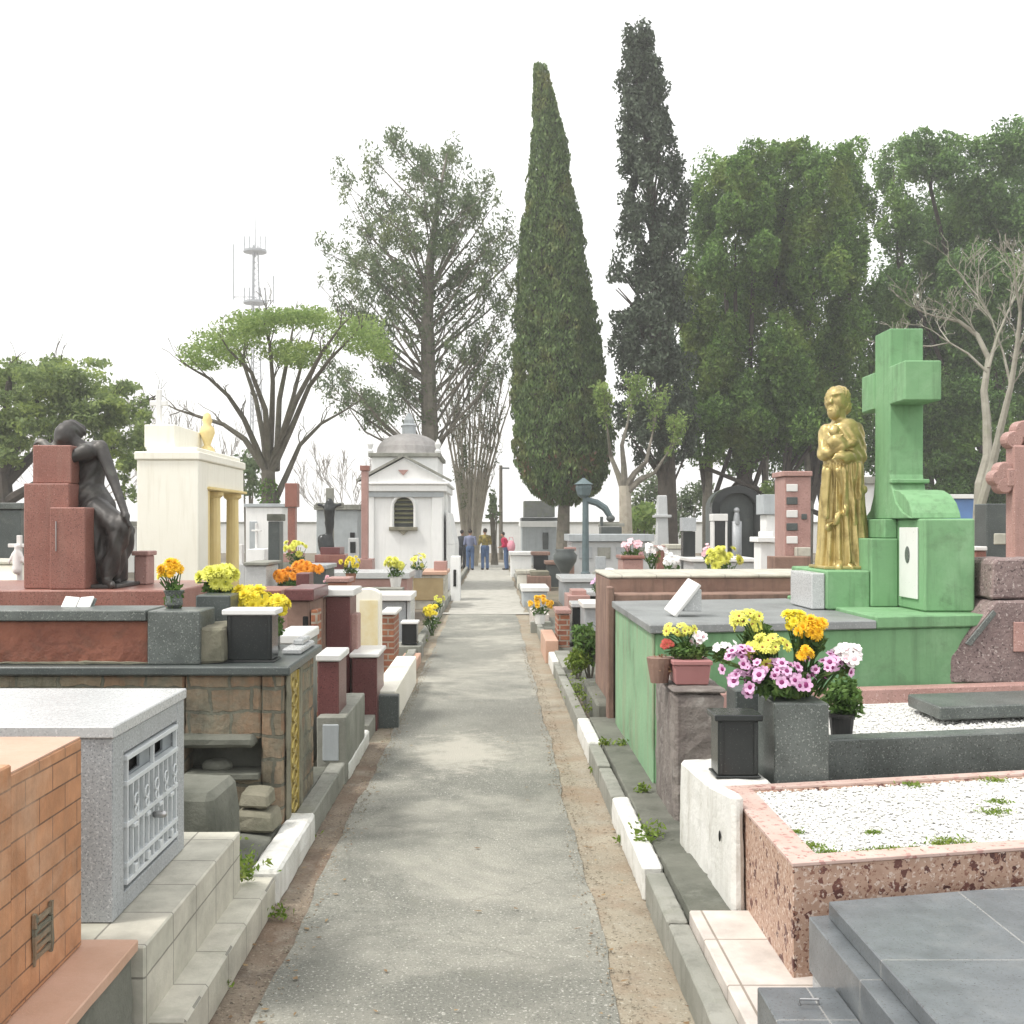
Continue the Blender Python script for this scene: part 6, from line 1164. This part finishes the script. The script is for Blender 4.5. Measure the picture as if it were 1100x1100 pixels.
for (px, py, rx, ry) in [(206, 388, 14, 6), (200, 380, 10, 5), (222, 392, 14, 6), (402, 374, 16, 7), (385, 372, 20, 7), (415, 382, 12, 6), (300, 338, 34, 7), (268, 344, 30, 7), (335, 338, 30, 7), (250, 386, 20, 7), (320, 390, 24, 7), (214, 374, 16, 7), (232, 364, 28, 9), (258, 352, 30, 9), (288, 345, 34, 9), (322, 342, 36, 9), (356, 345, 34, 10), (388, 350, 26, 10), (262, 368, 24, 7), (312, 374, 28, 6), (338, 378, 28, 7), (300, 382, 22, 5), (240, 378, 20, 6), (370, 362, 26, 8), (275, 356, 22, 6), (398, 362, 18, 8)]:
    for dy in (-1.4, -.2, 1.1):
        s = Y / F; c = W(px + random.uniform(-6, 6), py + random.uniform(-3, 3), Y + dy); P_.append(blob(c, (rx * s * 1.05, .8, ry * s * 1.15), int(rx * 10), .1))
P_ = np.concatenate(P_); P_ = P_[lump(P_ * np.array([2.2, 2.2, 3.5]), 1.6) > -.25]
put_leaves(t, P_, .115, 'L_umb', .45, 0)
mb = MB(); g_ = np.concatenate([blob(W(289, 540, Y - .1), (.33, .33, .75), 500, .7)]); put_leaves(t, g_, .12, 'L_plant', .5, 0, 'ivy')
# airy tall tree
Y = 47.0; t = tree('airy_tree', 'tall airy tree with upswept feathery branches behind the chapel', Y, 462)
trunk = [(463, 609), (463, 540), (462, 470), (460, 400), (459, 340), (462, 280), (470, 220), (480, 165)]
mb = MB(); mb.tube(wpts(trunk, Y), [.42, .38, .36, .32, .26, .18, .1, .03], 10); t.part('trunk', mb, 'bark')
ty = [p[1] for p in trunk][::-1]; txs = [p[0] for p in trunk][::-1]
mb = MB(); P_ = []
out_ = [(342, 268), (350, 300), (362, 180), (395, 165), (418, 150), (440, 185), (452, 170), (482, 160), (498, 175), (520, 195), (535, 215), (548, 250), (556, 270), (552, 310), (548, 350), (375, 220), (385, 250), (400, 215), (360, 330), (372, 300), (520, 260), (530, 290), (515, 330), (500, 230), (480, 210), (430, 215), (415, 235), (350, 385), (365, 405), (345, 420), (378, 430), (395, 440), (395, 385), (410, 360), (408, 300), (420, 330), (440, 260), (440, 300), (500, 290), (485, 320), (500, 370), (525, 370), (540, 385), (390, 345), (430, 400), (425, 420), (475, 250), (455, 230), (510, 215), (545, 330), (535, 250), (380, 280), (400, 270), (425, 280), (490, 260)]
for (px, py) in out_ + [(p[0] + random.uniform(-16, 16), p[1] + random.uniform(-12, 18)) for p in out_]:
    ys = min(py + random.uniform(15, 95) + .55 * abs(px - 460), 500); xs = float(np.interp(ys, ty, txs)); dy = random.uniform(-3.2, 3.2)
    a, b = W(xs, ys, Y), W(px, py, Y + dy); m = a.lerp(b, .5) + Vector((0, 0, random.uniform(-.10, .10) * (b - a).length)); m.x += (b.x - a.x) * random.uniform(0, .16)
    pts = [a, a.lerp(m, .5) , m, m.lerp(b, .55) + Vector((0, 0, .05)), b]; L = (b - a).length
    mb.tube(pts, [.012 + .008 * L, .012 + .007 * L, .010 + .005 * L, .018, .008], 5, cap=False)
    d = (b - m).normalized()
    for k in range(9):
        p0 = m.lerp(b, .05 + .115 * k); q = p0 + Vector((random.uniform(-.6, .6), random.uniform(-.6, .6), random.uniform(.0, .75))) * (1 - .05 * k)
        mb.tube([p0, p0.lerp(q, .5) + Vector((0, 0, -.05)), q], [.012, .01, .006], 4, cap=False)
        if random.random() < .8: P_.append(blob(q, (.34, .34, .46), random.randint(20, 60), .1))
t.part('limbs', mb, 'bark'); put_leaves(t, np.concatenate(P_), .20, 'L_air', .32, .9)
mb_ = np.concatenate([blob(W(461, y, Y), (.55, .55, .7), 170, .6) for y in (300, 330, 360, 390, 420, 450)]); put_leaves(t, mb_, .18, 'L_air', .4, .6, 'trunk_shoots')
# bare fan tree
Y = 48.5; t = tree('bare_tree', 'bare many stemmed tree fanning out between the chapel and the dense cypress', Y, 508)
mb = MB(); tips = []
for k in range(13):
    f_ = k / 12; px = 466 + f_ * 92; bx = 496 + f_ * 20; topy = 385 + 45 * abs(f_ - .45) * 1.3 + random.uniform(-14, 20); dy = random.uniform(-1.3, 1.3)
    p3 = wpts([(502 + f_ * 9, 612), (bx, 560, dy * .15), (bx + (px - bx) * .22, 510, dy * .4), (bx + (px - bx) * .55, 460, dy * .7), (px, topy, dy)], Y); mb.tube(p3, [.10, .08, .06, .04, .014], 6)
    for i in (2, 3, 3, 4):
        for _ in range(2): grow(mb, p3[i].lerp(p3[max(i - 1, 1)], random.random() * .7), (p3[i] - p3[i - 1]).normalized() + Vector((random.uniform(-.5, .5), random.uniform(-.5, .5), .2)), random.uniform(.7, 1.4), .03, 2, tips, .5, .4, (1, 2), .010, 4)
t.part('stems', mb, 'bark_pale')
P_ = [blob(p, (.2, .2, .3), 10, .1) for p, d in tips[::3]] + [blob(W(498, 500 + random.uniform(-25, 50), Y - .3), (.2, .3, .5), 40, .2) for _ in range(12)]
put_leaves(t, np.concatenate(P_), .13, 'L_air', .35, .4, 'sparse_leaves')
# pale bare tree at the right
Y = 21.0; t = tree('pale_bare_tree', 'pale bare branched tree with two leaning stems at the right edge', Y, 1054)
mb = MB(); tips = []
tr = [[(1052, 640), (1051, 565), (1053, 520), (1061, 490), (1060, 450), (1057, 420), (1062, 385), (1050, 360), (1030, 345), (1005, 340)], [(1053, 545), (1066, 500), (1076, 455), (1086, 415), (1092, 375), (1096, 335), (1090, 300)], [(1062, 395), (1072, 360), (1085, 330), (1100, 300)], [(1061, 400), (1040, 380), (1020, 368), (1000, 372)], [(1092, 378), (1104, 350), (1120, 330)], [(1086, 415), (1078, 380), (1066, 345), (1050, 318)]]
R0 = [.12, .085, .03, .028, .028, .028]
for lb, r in zip(tr, R0):
    p3 = wpts([(a, b, (i * .13 * (-1) ** len(lb))) for i, (a, b) in enumerate(lb)], Y); m = len(p3); mb.tube(p3, [max(r * (1 - .8 * i / (m - 1)), .014) for i in range(m)], 8)
    for i in range(max(m - 4, 2), m):
        for _ in range(2): grow(mb, p3[i], (p3[i] - p3[i - 1]).normalized() + Vector((random.uniform(-.8, .8), random.uniform(-.6, .6), .2)), random.uniform(.30, .55), .015, 3, tips, .8, .1, (2, 3), .005, 4)
t.part('branches', mb, 'bark_grey')
# pollarded small tree
Y = 38.0; t = tree('pollarded_tree', 'small pollarded tree with forked grey limbs between the two cypresses', Y, 672)
mb = MB(); mb.tube(wpts([(673, 606), (672, 560), (671, 522)], Y), [.24, .22, .2], 9); t.part('trunk', mb, 'bark_pale')
mb = MB(); tips = []
for lb in ([(671, 530), (664, 510), (656, 490), (653, 465)], [(671, 526), (682, 508), (694, 496), (700, 470)], [(671, 526), (670, 500), (668, 478), (674, 455)], [(672, 530), (688, 515), (703, 508), (712, 494)]):
    p3 = wpts([(a, b, i * random.uniform(-.2, .2)) for i, (a, b) in enumerate(lb)], Y); mb.tube(p3, [.14, .1, .07, .04], 7)
    for _ in range(3): grow(mb, p3[3], (p3[3] - p3[2]).normalized(), .8, .03, 2, tips, .6, .3, (1, 2), .012, 4)
t.part('limbs', mb, 'bark'); put_leaves(t, np.concatenate([blob(p, (.25, .25, .22), 16, .1) for p, d in tips]), .14, 'L_umb', .5)
# left leafy tree
Y = 38.0; t = tree('leafy_tree', 'spreading green tree at the left edge behind the bronze statue', Y, 20)
mb = MB(); mb.tube(wpts([(10, 622), (8, 560), (4, 510)], Y), [.32, .28, .24], 9); t.part('trunk', mb, 'bark_dark')
mb = MB(); tips = []
for lb in ([(5, 520), (35, 490), (70, 460), (110, 440), (145, 435)], [(4, 515), (20, 470), (40, 430), (60, 400)], [(5, 540), (40, 520), (80, 498), (125, 480)], [(4, 512), (-20, 470), (-40, 430)], [(4, 510), (5, 460), (10, 410)]):
    p3 = wpts([(a, b, i * random.uniform(-.6, .6)) for i, (a, b) in enumerate(lb)], Y); mb.tube(p3, [.2, .15, .1, .06, .03][:len(p3)], 7)
    for i in range(1, len(p3)):
        for _ in range(2): grow(mb, p3[i], (p3[i] - p3[i - 1]).normalized() + Vector((random.uniform(-.5, .5), random.uniform(-.5, .5), .2)), .8, .035, 2, tips, .7, .1, (1, 2), .010, 4)
t.part('limbs', mb, 'bark_dark'); P_ = []
for (px, py, rx, ry) in [(-10, 402, 36, 20), (25, 396, 36, 18), (62, 402, 34, 20), (98, 414, 34, 20), (128, 428, 28, 20), (148, 446, 16, 22), (0, 432, 36, 22), (45, 432, 40, 20), (90, 444, 40, 20), (125, 462, 28, 22), (144, 484, 14, 22), (10, 468, 34, 18), (55, 466, 30, 14), (100, 482, 22, 16), (130, 506, 14, 16), (0, 500, 24, 14), (138, 530, 8, 14), (30, 410, 40, 22), (75, 425, 40, 24), (112, 445, 34, 24), (60, 448, 40, 22), (15, 450, 40, 20), (136, 462, 22, 24), (85, 395, 40, 14), (30, 480, 30, 18), (118, 494, 20, 18)]:
    s = Y / F
    for k in range(8):
        c = W(px + random.uniform(-.85, .85) * rx, py + random.uniform(-.7, .7) * ry, Y + random.uniform(-2.2, 2.2)); P_.append(blob(c, (rx * s * .5, rx * s * .5, ry * s * .42), int(rx * ry * .30), .15))
P_ = np.concatenate(P_); P_ = P_[lump(P_ * 1.5, 1.6) > -.45]
put_leaves(t, P_, .17, 'L_left', .5, 0)
# thin bare trees behind
def bare(label, px, Y, top, half, n=9, r=.09, mat='twig'):
    t = tree('leafless_tree', label, Y, px); mb = MB(); tips = []; s = Y / F; b = W(px, CY + H * F / Y, Y); hgt = zat(top, Y) * .6
    mb.tube([b, b + Vector((.1, 0, hgt * .25)), b + Vector((0, 0, hgt * .42))], [r * 1.6, r * 1.3, r], 7)
    for k in range(n):
        a = 6.28318 * k / n + random.uniform(-.3, .3); d = Vector((math.cos(a) * half * s, math.sin(a) * half * s * .7, hgt * .42)).normalized()
        grow(mb, b + Vector((0, 0, hgt * random.uniform(.25, .42))), d, hgt * .34, r * .5, 4, tips, .55, .22, (2, 3), .014, 4)
    t.part('branches', mb, mat)
bare('thin leafless tree rising behind the left leafy tree', 95, 55, 362, 110, 10)
bare('thin leafless tree between the cream mausoleum and the umbrella tree', 185, 60, 372, 90, 9)
bare('distant leafless tree right of the umbrella tree trunk', 375, 60, 430, 60, 7)
def shrub(label, px, py, Y, rx, ry, mat, n=900, size=.22, name='shrub'):
    s = Y / F; c = W(px, py, Y); t = T(name, label, 'shrub', (c.x, Y, 0))
    P_ = np.concatenate([blob(c + Vector((random.uniform(-.6, .6) * rx * s, random.uniform(-1, 1), random.uniform(-.6, .6) * ry * s)), (rx * s * .5, .6, ry * s * .5), n // 8, .1) for _ in range(8)])
    put_leaves(t, P_, size, mat, .5, .2, 'foliage')
    mb = MB(); [mb.tube([(c.x + random.uniform(-.2, .2), Y, 0), c + Vector((random.uniform(-.5, .5) * rx * s, random.uniform(-.5, .5), random.uniform(-.2, .6) * ry * s))], [.06, .02], 5) for _ in range(6)]; t.part('stems', mb, 'bark')
shrub('green shrub with pale flowers behind the wide panelled tomb', 688, 562, 40, 22, 22, 'L_umb')
shrub('grey green shrub between the pollarded tree and the dark cypress', 738, 548, 55, 26, 30, 'L_air', 1400)
shrub('bluish shrub left of the dark cypress trunk', 695, 530, 58, 22, 34, 'L_air', 1200)
shrub('bright small shrub beside the white column tomb', 836, 524, 44, 12, 18, 'L_umb', 500)
shrub('light green sapling behind the slate pillar', 268, 505, 40, 18, 30, 'L_air', 500)
shrub('dark shrub in front of the domed tree', 1000, 540, 46, 30, 24, 'L_dark', 1500)
shrub('thin shrub right of the bare fan tree', 530, 545, 50, 8, 22, 'L_air', 260)

# the day's thin haze
mb = MB(); mb.box(-265, 265, -65, 335, -1, 66)
hm = bpy.data.materials.new('haze'); hm.use_nodes = True; hn = hm.node_tree; hn.nodes.clear()
ho = node(hn, 'ShaderNodeOutputMaterial'); hv = node(hn, 'ShaderNodeVolumePrincipled'); hv.inputs['Color'].default_value = (1, 1, 1, 1); hv.inputs['Density'].default_value = .0018; hv.inputs['Anisotropy'].default_value = .2
hn.links.new(hv.outputs[0], ho.inputs['Volume'])
me = to_mesh(mb, 'haze'); me.materials.append(hm); hz = bpy.data.objects.new('haze', me); COL.objects.link(hz); hz['kind'] = 'stuff'
# ================================================================== CAMERA, LIGHT, WORLD
cam = bpy.data.cameras.new('camera'); co = bpy.data.objects.new('camera', cam); COL.objects.link(co)
co.location = (0, 0, H); co.rotation_euler = (math.pi / 2, 0, 0); cam.sensor_width = 36; cam.sensor_fit = 'HORIZONTAL'
cam.lens = F / 1100 * 36; cam.shift_x = (550 - CX) / 1100; cam.shift_y = (CY - 550) / 1100; cam.clip_end = 6000; cam.clip_start = .05
sc.camera = co
SUN_EL, SUN_AZ = math.radians(56), math.radians(-112)     # azimuth from +Y towards +X: behind the camera's left shoulder
w = bpy.data.worlds.new('World'); sc.world = w; w.use_nodes = True; nt = w.node_tree; nt.nodes.clear()
out = node(nt, 'ShaderNodeOutputWorld'); bg = node(nt, 'ShaderNodeBackground'); bg.inputs[1].default_value = .10
sky = node(nt, 'ShaderNodeTexSky', sky_type='NISHITA'); sky.sun_disc = False; sky.sun_elevation = SUN_EL; sky.sun_rotation = SUN_AZ; sky.air_density = 1.5; sky.dust_density = 5.0; sky.ozone_density = 1.0
tc = node(nt, 'ShaderNodeTexCoord'); cl = ramp(nt, noise(nt, scaled(nt, tc.outputs['Generated'], (1, 1, 2.5)), 2.2, 5, .55), .3, .75)
cloud = mixc(nt, cl, (7.5, 7.45, 7.3), (8.7, 8.6, 8.4))
nt.links.new(mixc(nt, .86, sky.outputs[0], cloud), bg.inputs[0]); nt.links.new(bg.outputs[0], out.inputs[0])
sun = bpy.data.lights.new('sun', 'SUN'); sun.energy = 1.5; sun.angle = math.radians(11); sun.color = (1, .965, .91)
so = bpy.data.objects.new('sun', sun); COL.objects.link(so)
d = Vector((math.sin(SUN_AZ) * math.cos(SUN_EL), math.cos(SUN_AZ) * math.cos(SUN_EL), math.sin(SUN_EL)))
so.rotation_euler = (-d).to_track_quat('-Z', 'Y').to_euler(); so.location = (-10, -10, 30)
vs_ = sc.view_settings; vs_.view_transform = 'Standard'; vs_.look = 'None'; vs_.gamma = 1; vs_.exposure = 1.15; vs_.use_curve_mapping = False
sc.cycles.max_bounces = 6; sc.cycles.transparent_max_bounces = 4; sc.cycles.use_denoising = True
